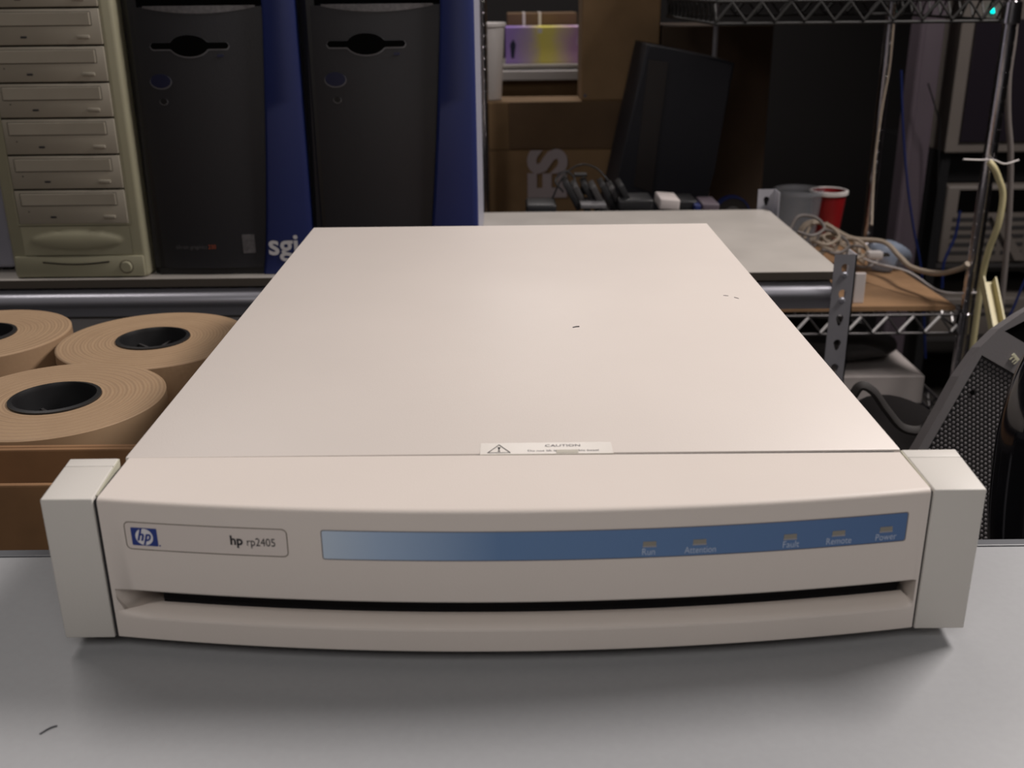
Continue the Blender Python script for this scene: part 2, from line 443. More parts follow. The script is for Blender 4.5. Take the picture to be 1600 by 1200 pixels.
st = obj('status_strip', patch(B(), bsurf, -0.0977, 0.2050, 0.0560, 0.0722, 0.0012, 0.0001, 80), M['strip'], srv, label='blue indicator strip fading to pale blue at its left end')
obj('strip_rim', outline(B(), bsurf, -0.0982, 0.2055, 0.0556, 0.0727, 0.0014, 0.00045, 0.0002, 70), M['greyink'], st)
for x, s, tx, tw in ((0.0692, 'Run', 0.0655, 0.0066), (0.0950, 'Attention', 0.0873, 0.0163), (0.1424, 'Fault', 0.1388, 0.0087), (0.1682, 'Remote', 0.1620, 0.0135), (0.1940, 'Power', 0.1887, 0.0115)):
    l = obj('indicator_window', patch(B(), bsurf, x-0.0034, x+0.0034, 0.0622, 0.0650, 0.0002, 0.0003, 4), M['led'], st)
    obj('window_rim', patch(B(), bsurf, x-0.0036, x+0.0036, 0.0618, 0.0625, 0.0001, 0.00032, 4), M['ledrim'], l)
    obj('caption_text', lay(text_bm(s, 0.0055, width=tw), bsurf, tx, 0.0573, 0.00025), M['stripwhite'], st)

# rack ears
def ear(sx, lab):
    bm = B()
    fi, fo, bi, bo = 0.2177, 0.2449, (0.2218 if sx < 0 else 0.2186), 0.2490
    yb = 0.0505
    def hexa(bm, fi, fo, bi, bo, y0, y1, z0, z1, bev):
        t_ = bmesh.new()
        q = [(fi, y0, z0), (fo, y0, z0), (bo, y1, z0), (bi, y1, z0), (fi, y0, z1), (fo, y0, z1), (bo, y1, z1), (bi, y1, z1)]
        vs = [t_.verts.new((sx*a, b_, c)) for a, b_, c in q]
        for f in ((0, 1, 2, 3), (4, 5, 6, 7), (0, 1, 5, 4), (1, 2, 6, 5), (2, 3, 7, 6), (3, 0, 4, 7)): t_.faces.new([vs[i] for i in f])
        bmesh.ops.recalc_face_normals(t_, faces=t_.faces)
        bmesh.ops.bevel(t_, geom=t_.edges[:], offset=bev, segments=3, profile=0.5, affect='EDGES')
        merge(bm, t_)
    e = 0.040; k = (e+0.0003)/yb
    hexa(bm, fi, fo, fi+(bi-fi)*k, fo+(bo-fo)*k, -0.0003, e, 0.0, H, 0.0009)
    o = obj('mounting_ear', bm, M['ear'], srv, True, label=lab)
    bm = B(); hexa(bm, fi+(bi-fi)*k, fo+(bo-fo)*k, bi, bo, e+0.0005, yb, 0.0, H-0.0002, 0.0006)
    obj('ear_rear_piece', bm, M['ear'], o, True)
    obj('ear_seam', box(B(), min(sx*(bi+0.001), sx*(bo-0.002)), max(sx*(bi+0.001), sx*(bo-0.002)), e-0.001, e+0.002, 0.002, H-0.001), M['greyink'], o)
    bm = B(); hexa(bm, fi-0.0003, fi+0.0001, bi-0.0006, bi+0.0001, 0.006, yb, 0.001, H-0.0006, 0.0001)
    obj('ear_inner_lip', bm, M['earside'], o, label='yellowed inner edge of the ear')
for sx in (-1, 1): obj('ear_gap', box(B(), min(sx*0.2150, sx*0.2176), max(sx*0.2150, sx*0.2176), 0.0012, 0.044, 0.0015, H-0.0016), M['seam'], srv)
ear(-1, 'greyish mounting ear beside the name plate')
ear(1, 'greyish mounting ear beside the power indicator')

# caution sticker on the lid
def tsurf(x, y): return (x, y, H)
def top_text(s, size, width, x, y, z, ys):
    bm = text_bm(s, size, width=width)
    for v in bm.verts: v.co = Vector((x+v.co.x, y+v.co.y*ys, H+z))
    return bm
lab = obj('caution_label', box(B(), -0.0185, 0.0565, 0.0495, 0.0650, H-0.0002, H+0.00015), M['label'], srv, label='clear sticker with warning triangle and the word CAUTION')
obj('label_edge', box(B(), -0.0187, 0.0567, 0.0491, 0.0496, H-0.0002, H+0.00018), M['labeledge'], lab)
bm = B()
A = [(-0.0145, 0.0512), (-0.0010, 0.0512), (-0.00775, 0.0627)]
cen = Vector((-0.00775, 0.0550))
Bp = [tuple(cen+(Vector(p)-cen)*0.86) for p in A]
va = [bm.verts.new((*p, H+0.0003)) for p in A]; vb = [bm.verts.new((*p, H+0.0003)) for p in Bp]
for i in range(3): bm.faces.new([va[i], va[(i+1) % 3], vb[(i+1) % 3], vb[i]])
bm.faces.new([bm.verts.new((x, y, H+0.0003)) for x, y in ((-0.0086, 0.0590), (-0.0069, 0.0590), (-0.0075, 0.0550), (-0.0080, 0.0550))])
bm.faces.new([bm.verts.new((x, y, H+0.0003)) for x, y in ((-0.0084, 0.0528), (-0.0071, 0.0528), (-0.0071, 0.0540), (-0.0084, 0.0540))])
obj('warning_triangle', bm, M['ink'], lab)
obj('caution_text', top_text('CAUTION', 0.0058, 0.0200, 0.0185, 0.0590, 0.0003, 0.75), M['greyink'], lab)
obj('small_text', top_text('Do not lift by removable bezel', 0.0042, 0.0400, 0.0085, 0.0525, 0.0003, 0.8), M['greyink'], lab)
obj('torn_patch', box(B(), 0.0245, 0.0370, 0.0503, 0.0545, H, H+0.0004, 0.0001), M['labeledge'], lab)

# ------------------------------------------------------------------ table and cartons behind the bench
t = thing('low_table', 'low dark table behind the bench carrying cartons of paper rolls', 'table', (-0.3, 0.5, FZ))
obj('table_top', box(B(), -0.95, 0.20, 0.125, 0.93, -0.13, -0.10, 0.002), M['darkgrey'], t)
for sx in (-0.9, 0.15):
    for sy in (0.16, 0.89): obj('leg', box(B(), sx-0.02, sx+0.02, sy-0.02, sy+0.02, FZ, -0.13), M['steel'], t)
def open_carton(x0, x1, y0, y1, z0, z1, th=0.005, zr=None):
    bm = B(); zr = z1 if zr is None else zr
    box(bm, x0, x1, y0, y0+th, z0, z1, 0.0015); box(bm, x0, x1, y1-th, y1, z0, zr, 0.0015)
    box(bm, x0, x0+th, y0+th, y1-th, z0, zr); box(bm, x1-th, x1, y0+th, y1-th, z0, zr)
    box(bm, x0+th, x1-th, y0+th, y1-th, z0, z0+th)
    return bm
tag(obj('open_carton', open_carton(-0.86, -0.250, 0.262, 0.74, -0.0999, -0.002, 0.005, -0.065), M['card']), 'open brown carton holding the kraft paper rolls', 'carton')
tag(obj('open_carton', open_carton(-0.86, -0.252, 0.188, 0.255, -0.0999, 0.001), M['card']), 'narrow open brown carton between the bench edge and the box of paper rolls', 'carton')
tag(obj('carton', box(B(), -0.20, 0.18, 0.17, 0.85, -0.0999, -0.0092, 0.003), M['card']), 'closed flat carton propping up the rear of the rack server', 'carton')

def roll(cx_, cy_, zt, R_, lab, mk):
    zb = -0.0945; h = zt-zb
    o = thing('kraft_paper_roll', lab, 'paper roll', (cx_, cy_, zb), 'rolls of kraft paper in the open carton')
    rc = 0.0385
    bm = B(); pr = [(rc, 0)]
    pr += [(R_-0.001, 0), (R_, 0.001)]
    for k in range(5): pr.append((R_, 0.001+(h-0.002)*k/4))
    pr += [(R_-0.0012, h)]
    for k in range(1, 22): pr.append((R_-0.0012-(R_-0.0012-rc)*k/22, h+0.0004*math.sin(k*2.1)))
    pr += [(rc, h)]
    lathe(bm, pr, (0, 0, 0), 96, True)
    w_ = obj('paper', bm, M['paper'], None, True)
    w_.parent = o                      # local coordinates: rings stay centred
    bm = B(); lathe(bm, [(rc-0.0002, 0.001), (rc-0.0002, h+0.0015), (rc-0.004, h+0.0022), (rc-0.0055, h-0.002), (rc-0.0055, 0.001)], (0, 0, 0), 64, True)
    c = obj('core', bm, M['black'], None, True); c.parent = o
    bm = B(); lathe(bm, [(0, h*0.68), (rc-0.005, h*0.68), (rc-0.005, h*0.68+0.002), (0, h*0.68+0.002)], (0, 0, 0), 32)
    for k in range(6):
        a = k*PI/3+0.3
        box(bm, 0.006, rc-0.006, -0.0012, 0.0012, h*0.68+0.002, h*0.68+0.012, M4=Matrix.Rotation(a, 4, 'Z'))
    lathe(bm, [(0.010, h*0.69), (0.010, h*0.82), (0.007, h*0.82), (0.007, h*0.69)], (0, 0, 0), 24, True)
    s_ = obj('core_spokes', bm, M['darkgrey'], None, True); s_.parent = o
    return o
roll(-0.398, 0.362, 0.0, 0.0925, 'brown kraft paper roll nearest the server front, in front of the other two rolls', 0)
roll(-0.385, 0.582, -0.018, 0.0985, 'brown kraft paper roll behind the nearest roll, its black core next to the server edge', 1)
roll(-0.583, 0.605, -0.018, 0.0945, 'brown kraft paper roll cut off by the left edge of the picture', 2)

# ------------------------------------------------------------------ steel shelf unit
DZ = -0.057
sh = thing('steel_shelving', 'grey steel shelving with white deck behind the rack server', 'shelving', (-0.2, 1.2, FZ))
dk = obj('shelf_deck', box(B(), -0.97, 0.4800, 0.985, 1.44, DZ-0.012, DZ, 0.0015), M['deck'], sh, label='white coated shelf deck')
obj('deck_front_edge', box(B(), -0.97, 0.4800, 0.9835, 0.9849, DZ-0.0125, DZ-0.001), M['deckedge'], dk)
def beam_prof(s=1, y=0.990):
    P_ = [(0.014, DZ-0.0125), (0.013, DZ-0.017), (-0.003, DZ-0.020), (-0.010, DZ-0.024), (-0.014, DZ-0.029), (-0.0155, DZ-0.034), (-0.014, DZ-0.038), (-0.009, DZ-0.042), (-0.007, DZ-0.045), (-0.007, DZ-0.056), (0.0, DZ-0.058), (0.02, DZ-0.058), (0.02, DZ-0.0125)]
    return [(y+s*p[0], p[1]) for p in P_]
obj('front_beam', prism(B(), beam_prof(), 'x', -0.95, 0.4685), M['beam'], sh, True, ang=50)
obj('rear_beam', prism(B(), beam_prof(-1, 1.445), 'x', -0.95, 0.465), M['beam'], sh, True, ang=50)
for xx in (-0.94, 0.455):
    obj('side_beam', box(B(), xx, xx+0.015, 1.01, 1.42, DZ-0.055, DZ-0.0125), M['steel'], sh)
def keyhole_face(bm, x0, x1, y, zt, zb, th=0.002):
    # front flange built as strips around keyhole slots
    xc = (x0+x1)/2; r_ = 0.0055; pitch = 0.038
    z = zt
    k = 0
    N = 12
    def ring(zc):
        return [(xc+r_*(math.cos(a))*(1 if math.sin(a) > -0.3 else 0.75), zc+(r_*math.sin(a) if math.sin(a) > -0.3 else r_*math.sin(a)*2.2)) for a in [2*PI*i/N for i in range(N)]]
    while z-pitch > zb and k < 22:
        z0 = z-pitch; zc = (z+z0)/2
        R_ = ring(zc)
        for yy in (y, y+th):
            vr = [bm.verts.new((p[0], yy, p[1])) for p in R_]
            # outer points matched by angle
            vo = []
            for i in range(N):
                a = 2*PI*i/N; dx, dz = math.cos(a), math.sin(a)
                s = min((x1-xc)/abs(dx) if abs(dx) > 1e-6 else 9, (pitch/2)/abs(dz) if abs(dz) > 1e-6 else 9)
                vo.append(bm.verts.new((xc+dx*s, yy, zc+dz*s)))
            for i in range(N): bm.faces.new([vr[i], vr[(i+1) % N], vo[(i+1) % N], vo[i]])
            # corner fills
            for (qx, qz) in ((x1, z), (x0, z), (x0, z0), (x1, z0)):
                near = sorted(range(N), key=lambda i: (vo[i].co.x-qx)**2+(vo[i].co.z-qz)**2)[:2]
                try: bm.faces.new([bm.verts.new((qx, yy, qz)), vo[near[0]], vo[near[1]]])
                except ValueError: pass
            if yy == y: front = vr
            else:
                for i in range(N): bm.faces.new([front[i], front[(i+1) % N], vr[(i+1) % N], vr[i]])
        z = z0; k += 1
    box(bm, x0, x1, y, y+th, zb, z)
    return bm
def upright(x0, x1, y, ydir, zt):
    bm = keyhole_face(B(), x0, x1, y, zt, FZ)
    xo = x1 if x0 > 0 else x0
    box(bm, xo-0.002 if x0 > 0 else xo, xo if x0 > 0 else xo+0.002, min(y, y+ydir*0.035), max(y, y+ydir*0.035), FZ, zt)
    return obj('upright', bm, M['steel'], sh)
upright(0.464, 0.496, 0.972, 1, -0.030)
upright(0.462, 0.494, 1.452, -1, -0.022)
upright(-0.985, -0.950, 0.972, 1, -0.030)
upright(-0.985, -0.950, 1.452, -1, -0.030)
for zz in (-0.066, -0.098):
    obj('rivet', lathe(B(), [(0, 0), (0.005, 0), (0.005, 0.002), (0.003, 0.004), (0, 0.004)], (0, 0, 0), 14), M['beam'], sh)
    bpy.data.objects[-1] if False else None
rv = [o for o in bpy.data.objects if o.name.startswith('rivet')]
for o, zz in zip(rv, (-0.060, -0.098)):
    o.matrix_parent_inverse = Matrix.Identity(4)
    o.matrix_parent_inverse = Matrix.Translation(-Vector(sh.location))
    o.rotation_euler = (PI/2, 0, 0); o.location = (0.480, 0.9735, zz)

# ------------------------------------------------------------------ drive duplicator tower
dt = thing('drive_tower', 'yellowed beige tower with a column of optical drives at the left end of the shelf', 'computer tower', (-0.61, 1.2, DZ))
DX0, DX1 = -0.722, -0.527
bm = B(); box(bm, DX0, DX1, 0.994, 1.40, DZ+0.0002, 0.46, 0.006, 3)
obj('case', bm, M['beige'], dt, True)
zs = [0.410, 0.361, 0.313, 0.265, 0.217, 0.170, 0.120, 0.072, 0.022]
ax0, ax1 = -0.700, -0.545
obj('drive_bay_frame', outline(B(), flat_y(0.9915), ax0-0.004, ax1+0.004, 0.0205, 0.415, 0.002, 0.003, 0.0005), M['beige'], dt)
for i in range(len(zs)-1):
    z1, z0 = zs[i]-0.0012, zs[i+1]+0.0012
    d = obj('optical_drive', box(B(), ax0, ax1, 0.9895, 0.999, z0, z1, 0.0012), M['beige2'], dt, True)
    obj('bay_gap', box(B(), ax0-0.001, ax1+0.001, 0.9925, 0.9938, z0-0.0022, z1+0.001), M['beigeline'], d)
    zt = z1-0.0035
    obj('disc_tray', outline(B(), flat_y(0.9893), ax0+0.007, ax1-0.011, zt-0.0185, zt, 0.0012, 0.0007, 0.0001), M['beigeline'], d)
    obj('tray_front', box(B(), ax0+0.009, ax1-0.013, 0.9882, 0.9896, zt-0.0175, zt-0.001, 0.0006), M['beige2'], d)
    obj('eject_button', box(B(), ax1-0.033, ax1-0.016, 0.9868, 0.9896, z0+0.0075, z0+0.0120, 0.0009), M['beige2'], d, True)
    obj('drive_lamp', box(B(), ax0+0.046, ax0+0.0545, 0.9888, 0.9896, z0+0.0085, z0+0.0112, 0.0004), M['ink'], d)
    obj('eject_pinhole', box(B(), ax0+0.016, ax0+0.0175, 0.9888, 0.9896, z0+0.017, z0+0.0185), M['ink'], d)
# blank cover with an oval bulge
bm = B(); nx, nz = 40, 16; g = []
for i in range(nx+1):
    row = []
    for j in range(nz+1):
        u, v = i/nx*2-1, j/nz*2-1
        x = ax0+(ax1-ax0)*i/nx; z = -0.0225+0.042*j/nz
        e = 1-((u/0.85)**2+(v/0.65)**2)
        y = 0.9905-(0.0045*math.sqrt(e) if e > 0 else 0)
        row.append(bm.verts.new((x, y, z)))
    g.append(row)
for i in range(nx):
    for j in range(nz): bm.faces.new([g[i][j], g[i+1][j], g[i+1][j+1], g[i][j+1]])
obj('blank_cover', bm, M['beige'], dt, True)
obj('foot_panel', box(B(), DX0+0.005, DX1-0.004, 0.9900, 0.996, DZ+0.002, -0.0245, 0.002), M['beige'], dt, True)
bm = B()
tube(bm, [(-0.676, 0.9893, -0.0325), (-0.65, 0.9893, -0.0350), (-0.628, 0.9893, -0.0358), (-0.606, 0.9893, -0.0350), (-0.580, 0.9893, -0.0325)], 0.0013, 6)
obj('vent_slot', bm, M['beigeline'], dt)
bm = B(); lathe(bm, [(0, 0), (0.0085, 0), (0.0085, 0.0025), (0.007, 0.004), (0, 0.004)], (0, 0, 0), 28)
bmesh.ops.rotate(bm, verts=bm.verts, cent=(0, 0, 0), matrix=Matrix.Rotation(PI/2, 3, 'X'))
bmesh.ops.translate(bm, verts=bm.verts, vec=(-0.5565, 0.991, -0.0405))
pw = obj('power_button', bm, M['beige'], dt, True)
bm = B(); outline(bm, flat_y(0.9899), -0.5665, -0.5465, -0.0505, -0.0305, 0.0099, 0.0012, 0.0002); obj('button_ring', bm, M['line'], pw)
# pale machine at far left
o = thing('equipment_case', 'pale lilac grey case at the far left of the shelf beside the drive tower', 'case', (-0.86, 1.2, DZ))
obj('case', box(B(), -0.945, -0.735, 1.03, 1.36, DZ+0.006, 0.16, 0.008, 3), M['purple' if False else 'sidepanel'], o, True)
for sx in (-0.93, -0.76):
    for sy in (1.06, 1.33): obj('rubber_foot', lathe(B(), [(0, DZ), (0.01, DZ), (0.01, DZ+0.007), (0, DZ+0.007)], (sx, sy, 0), 12), M['black'], o)

# ------------------------------------------------------------------ charcoal and blue workstation towers
def workstation(lab):
    X = -0.046
    o = thing('workstation_tower', lab, 'computer tower', (X-0.12, 1.2, DZ), 'charcoal and blue workstation towers')
    yf = 1.0; ztop = 0.47
    obj('case', box(B(), X-0.236, X-0.001, 1.02, 1.37, DZ+0.0002, ztop, 0.004), M['sidepanel'], o)
    obj('left_side_trim', prism(B(), [(X-0.237, 1.03), (X-0.237, 1.016), (X-0.226, 1.008), (X-0.215, 1.008), (X-0.215, 1.03)], 'z', DZ+0.0005, ztop), M['black'], o, True)
    # charcoal face, convex, right edge sweeping
    def fx0(z): return X-0.236+0.009*min(1, max(0, (z-DZ)/0.36))
    def fx1(z):
        t_ = min(1, max(0, (z-DZ)/0.36)); return X-0.078+0.032*t_**0.7
    def ysurf(x, z=0):
        u = (x-(X-0.145))/0.095; return yf+0.001+0.011*u*u
    def fs(x, z): return (x, ysurf(x), z)
    bm = B(); nz, nx = 30, 20; g = []
    zt = 0.312
    for j in range(nz+1):
        z = DZ+0.010+(zt-DZ-0.010)*j/nz; a, b_ = fx0(z), fx1(z)
        row = [bm.verts.new((a, 1.019, z))]+[bm.verts.new((a+(b_-a)*i/nx, ysurf(a+(b_-a)*i/nx), z)) for i in range(nx+1)]+[bm.verts.new((b_, 1.019, z))]
        g.append(row)
    for j in range(nz):
        for i in range(len(g[0])-1): bm.faces.new([g[j][i], g[j][i+1], g[j+1][i+1], g[j+1][i]])
    bm.faces.new(g[0]); bm.faces.new(g[-1][::-1])
    face = obj('front_face', bm, M['tower'], o, True, ang=50)
    obj('base_skirt', box(B(), X-0.228, X-0.075, 1.006, 1.019, DZ+0.0005, DZ+0.0098), M['black'], o)
    # blue side fin
    bm = B(); prev = None
    for j in range(nz+1):
        z = DZ+0.0005+(ztop-DZ-0.0005)*j/nz; a = fx1(z)+0.001
        c = [bm.verts.new(p) for p in ((a, 1.0195, z), (a, 1.006, z), (a+0.004, 1.001, z), (X-0.008, 1.000, z), (X-0.001, 1.004, z), (X, 1.0195, z))]
        if prev:
            for k in range(6): bm.faces.new([prev[k], prev[(k+1) % 6], c[(k+1) % 6], c[k]])
        else: bm.faces.new(c)
        prev = c
    bm.faces.new(prev[::-1])
    fin = obj('blue_side_fin', bm, M['blue'], o, True, ang=50, label='cobalt blue side fin of the front')
    # upper drive bay recess with a silver lip
    obj('drive_bay', box(B(), X-0.225, X-0.046, 1.012, 1.021, 0.314, ztop-0.005), M['towerdark'], o)
    bm = B(); prev = None
    for i in range(25):
        x = X-0.205+0.150*i/24; u = i/12-1; d_ = 0.0075*(1-u*u)
        c = [bm.verts.new((x, ysurf(x)-0.0012, 0.3135)), bm.verts.new((x, ysurf(x)-0.0012, 0.311-d_)), bm.verts.new((x, ysurf(x)+0.004, 0.311-d_)), bm.verts.new((x, ysurf(x)+0.004, 0.3135))]
        if prev:
            for k in range(4): bm.faces.new([prev[k], prev[(k+1) % 4], c[(k+1) % 4], c[k]])
        else: bm.faces.new(c)
        prev = c
    bm.faces.new(prev[::-1])
    obj('bay_lip', bm, M['greysticker'], o, label='lighter grey curved lip below the bay')
    # floppy slot with oval centre
    def slotshape(bm, grow, off, dz=0):
        c = X-0.147; zc = 0.2625+dz; prev = None; n = 48
        for i in range(n+1):
            x = c-0.0535-grow+(0.107+2*grow)*i/n; u = (x-c)
            h = 0.0042+grow
            e = 0.0262+grow
            if abs(u) < e: h = max(h, (0.0140+grow)*math.sqrt(1-(u/e)**2))
            ee = 0.0535+grow-abs(u)
            if ee < h: h = math.sqrt(max(1e-8, h*h-(h-ee)**2))
            q = [bm.verts.new((x, ysurf(x)-off, zc+s*h)) for s in (-1, 1)]
            if prev: bm.faces.new([prev[0], q[0], q[1], prev[1]])
            prev = q
        return bm
    rm = obj('floppy_slot_highlight', slotshape(B(), 0.0011, 0.0006, -0.0009), M['rim'], o)  # lighter shape shifted down: highlight painted along the slot's lower edge
    obj('floppy_slot', slotshape(B(), 0, 0.0011), M['towerdark'], rm)
    obj('floppy_eject_button', patch(B(), fs, X-0.110, X-0.102, 0.2475, 0.2510, 0.0012, 0.0015, 6), M['bluebtn'], o)
    rb = obj('power_button_rim', patch(B(), fs, X-0.2075, X-0.1765, 0.2055, 0.2255, -1, 0.0006, 24), M['rim'], o)
    obj('power_button', patch(B(), fs, X-0.2063, X-0.1777, 0.2075, 0.2258, -1, 0.0016, 24), M['bluebtn'], rb)
    r2 = obj('reset_button_rim', patch(B(), fs, X-0.197, X-0.185, 0.1845, 0.1935, -1, 0.0006, 16), M['rim'], o)
    obj('reset_button', patch(B(), fs, X-0.196, X-0.186, 0.1858, 0.1937, -1, 0.0012, 16), M['black'], r2)
    obj('badge_text', lay(text_bm('silicon graphics', 0.0085, width=0.046), fs, X-0.200, -0.018, 0.0006), M['greysticker'], o)
    obj('badge_number', lay(text_bm('230', 0.0085, width=0.011), fs, X-0.152, -0.018, 0.0006), M['orange'], o)
    obj('square_sticker', patch(B(), fs, X-0.1025, X-0.0850, -0.0255, 0.0020, 0.001, 0.0006, 6), M['greysticker'], o)
    obj('maker_logo', lay(text_bm('sgi', 0.043, bold=0.0009, width=0.0430), lambda x, z: (x, 1.0002, z), X-0.0645, -0.0270, 0.0006), M['white'], fin)
    return o
w1 = workstation('charcoal workstation tower with blue right side, standing beside the dark shelving gap, behind the server')
w2 = copy_tree(w1); w2.location.x -= 0.240; w2.location.y -= 0.0
w1['label'] = 'charcoal workstation tower with blue fin, the one next to the carton marked ES'
w2['label'] = 'charcoal workstation tower with blue fin, the one next to the beige drive tower'

# ------------------------------------------------------------------ chrome wire rack
def post(name, x, y, z0, z1, parent):
    bm = B(); pr = [(0, z0)]
    z = z0
    while z < z1:
        pr += [(0.0125, z), (0.0125, z+0.0222), (0.0114, z+0.0226), (0.0114, z+0.0248), (0.0125, z+0.0252)]
        z += 0.0254
    pr += [(0, pr[-1][1])]
    return obj(name, lathe(bm, pr, (x, y, 0), 20), M['chrome'], parent, True)
RX0, RX1, RY0, RY1 = -0.062, 0.905, 1.50, 2.12
rk = thing('wire_rack', 'chrome wire rack with grooved posts and a wooden board behind the steel shelving', 'shelving', (0.42, 1.8, FZ))
for x in (RX0, RX1):
    for y in (RY0, RY1):
        post('post', x, y, FZ, 0.72, rk)
def wire_shelf(x0, x1, y0, y1, z, tm, lab=None, wm='dullwire'):
    bm = B(); tr = B(); r_ = 0.003
    for y in (y0, y1):
        cyl(bm, (x0, y, z), (x1, y, z), r_, 8); cyl(bm, (x0, y, z-0.038), (x1, y, z-0.038), r_, 8)
        n = int((x1-x0)/0.026)
        for k in range(n):
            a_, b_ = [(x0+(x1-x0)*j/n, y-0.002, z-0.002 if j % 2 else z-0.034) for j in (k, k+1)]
            cyl(tr if k % 2 == 0 else bm, a_, b_, 0.0030 if k % 2 == 0 else 0.002, 8)  # every other stroke gets the painted reflection colour
    for x in (x0, x1):
        cyl(bm, (x, y0, z), (x, y1, z), r_, 8); cyl(bm, (x, y0, z-0.038), (x, y1, z-0.038), r_, 8)
        n = int((y1-y0)/0.026)
        tube(tr, [(x, y0+(y1-y0)*k/n, z if k % 2 else z-0.034) for k in range(n+1)], 0.0022, 6, smooth=False)
    n = int((x1-x0)/0.026)
    for k in range(1, n): cyl(bm, (x0+(x1-x0)*k/n, y0, z+0.004), (x0+(x1-x0)*k/n, y1, z+0.004), 0.0018, 6)
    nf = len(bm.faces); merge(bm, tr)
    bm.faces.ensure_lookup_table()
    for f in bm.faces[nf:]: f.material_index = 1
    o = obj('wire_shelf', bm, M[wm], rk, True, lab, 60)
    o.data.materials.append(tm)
    return o
def collars(x0, x1, y0, y1, z, par):
    for x in (x0, x1):
        for y in (y0, y1):
            obj('collar', lathe(B(), [(0.0126, z-0.038), (0.0180, z-0.036), (0.0165, z+0.004), (0.0126, z+0.006)], (x, y, 0), 20, True), M['chrome'], par, True)
s1 = wire_shelf(RX0, RX1, RY0, RY1, -0.284, M['glintwire'])
collars(RX0, RX1, RY0, RY1, -0.284, s1)
s2 = wire_shelf(RX0, RX1, RY0, RY1, -0.492, M['dullwire'])
collars(RX0, RX1, RY0, RY1, -0.492, s2)
s3 = wire_shelf(0.375, RX1, RY0, RY1, 0.306, M['darkwire'], 'half width upper wire shelf', 'darkwire')
obj('collar', lathe(B(), [(0.0126, 0.262), (0.0180, 0.264), (0.0165, 0.30), (0.0126, 0.302)], (RX1, RY0, 0), 20, True), M['chrome'], s3, True)
obj('shelf_bracket_post', cyl(B(), (0.49, 2.105, -0.27), (0.49, 2.105, 0.30), 0.006, 10), M['steel'], s3)
bm = B()
prism(bm, [(RX0+0.02, 1.515), (0.885, 1.507), (0.872, 1.93), (0.86, 2.10), (RX0+0.02, 2.10)], 'z', -0.2775, -0.268)
obj('wooden_board', bm, M['wood'], rk, label='light brown wooden board lying on the wire shelf')

# ------------------------------------------------------------------ things on the wire rack and beyond
def cable(label, pts, r, m_, cat='cable', name='cable', seg=8, flat=1.0):
    return tag(obj(name, tube(B(), pts, r, seg, 10, flat), m_, None, True, ang=80), label, cat)
def blob(cx_, cy_, cz_, rx, ry, rz, seed, amp=0.12, sub=3):
    bm = B(); bmesh.ops.create_icosphere(bm, subdivisions=sub, radius=1)
    rnd = random.Random(seed); ph = [(rnd.uniform(0, 6), rnd.uniform(1.5, 4), rnd.uniform(1.5, 4), rnd.uniform(1.5, 4)) for _ in range(5)]
    for v in bm.verts:
        n = v.co.copy(); d = sum(math.sin(p[0]+p[1]*n.x+p[2]*n.y+p[3]*n.z) for p in ph)/5
        k = 1+amp*d*2
        z = n.z*k
        v.co = Vector((cx_+n.x*rx*k, cy_+n.y*ry*k, cz_+max(z, -0.93)*rz))
    return bm
WZ = -0.268
# deli tub
def cup(name, lab, cat, cx_, cy_, z0, rb, rt, h, m_, rimm=None, seg=40):
    o = thing(name, lab, cat, (cx_, cy_, z0))
    bm = B(); lathe(bm, [(0, 0.001), (rb-0.001, 0.001), (rb, 0.004), (rt, h-0.006), (rt, h), (rt-0.0015, h), (rb-0.0015, 0.005), (0, 0.003)], (cx_, cy_, z0), seg)
    obj('body', bm, m_, o, True)
    bm = B(); lathe(bm, [(rt, h-0.010), (rt+0.004, h-0.008), (rt+0.004, h), (rt, h+0.0015), (rt-0.002, h)], (cx_, cy_, z0), seg, True)
    obj('rim', bm, rimm or m_, o, True)
    return o
cup('clear_tub', 'clear plastic tub standing in front of the red cup', 'tub', 0.680, 1.97, WZ, 0.044, 0.056, 0.152, M['cup'])
cup('red_cup', 'red plastic cup with pale rim behind the clear tub', 'cup', 0.775, 2.045, WZ, 0.030, 0.042, 0.135, M['red'], M['whiteplastic'])
# beige cable coils
L = []
for k in range(60):
    a = k*0.50; L.append((0.735+0.05*math.cos(a)+0.015*math.sin(k*0.37), 1.80+0.04*math.sin(a), WZ+0.012+0.045*abs(math.sin(a*0.5+0.3))+0.02*(k/60)))
cable('tangled coil of beige cable on the wooden board in front of the clear tub', L, 0.0035, M['cablebeige'], 'cable', 'cable_coil')
L = []
for k in range(40):
    a = k*0.55; L.append((0.700+0.035*math.cos(a), 1.885+0.012*math.sin(a*0.7), WZ+0.05+0.042*math.sin(a)))
cable('beige cable bundle looped upright below the red cup', L, 0.003, M['cablebeige'], 'cable', 'cable_coil')
cable('thick grey cable running along the wooden board and out past the chrome post', [at(1290, 350, 1.85), at(1330, 372, 1.80), at(1380, 378, 1.75), at(1405, 400, 1.70), at(1425, 418, 1.63), at(1465, 427, 1.56), at(1500, 420, 1.48), at(1512, 412, 1.46)], 0.0055, M['cablebeige'])
cable('thin grey cable crossing the wooden board near its edge', [at(1340, 400, 1.75), at(1370, 412, 1.68), at(1420, 425, 1.60), at(1470, 455, 1.53), at(1530, 458, 1.48)], 0.0022, M['whiteplastic'])
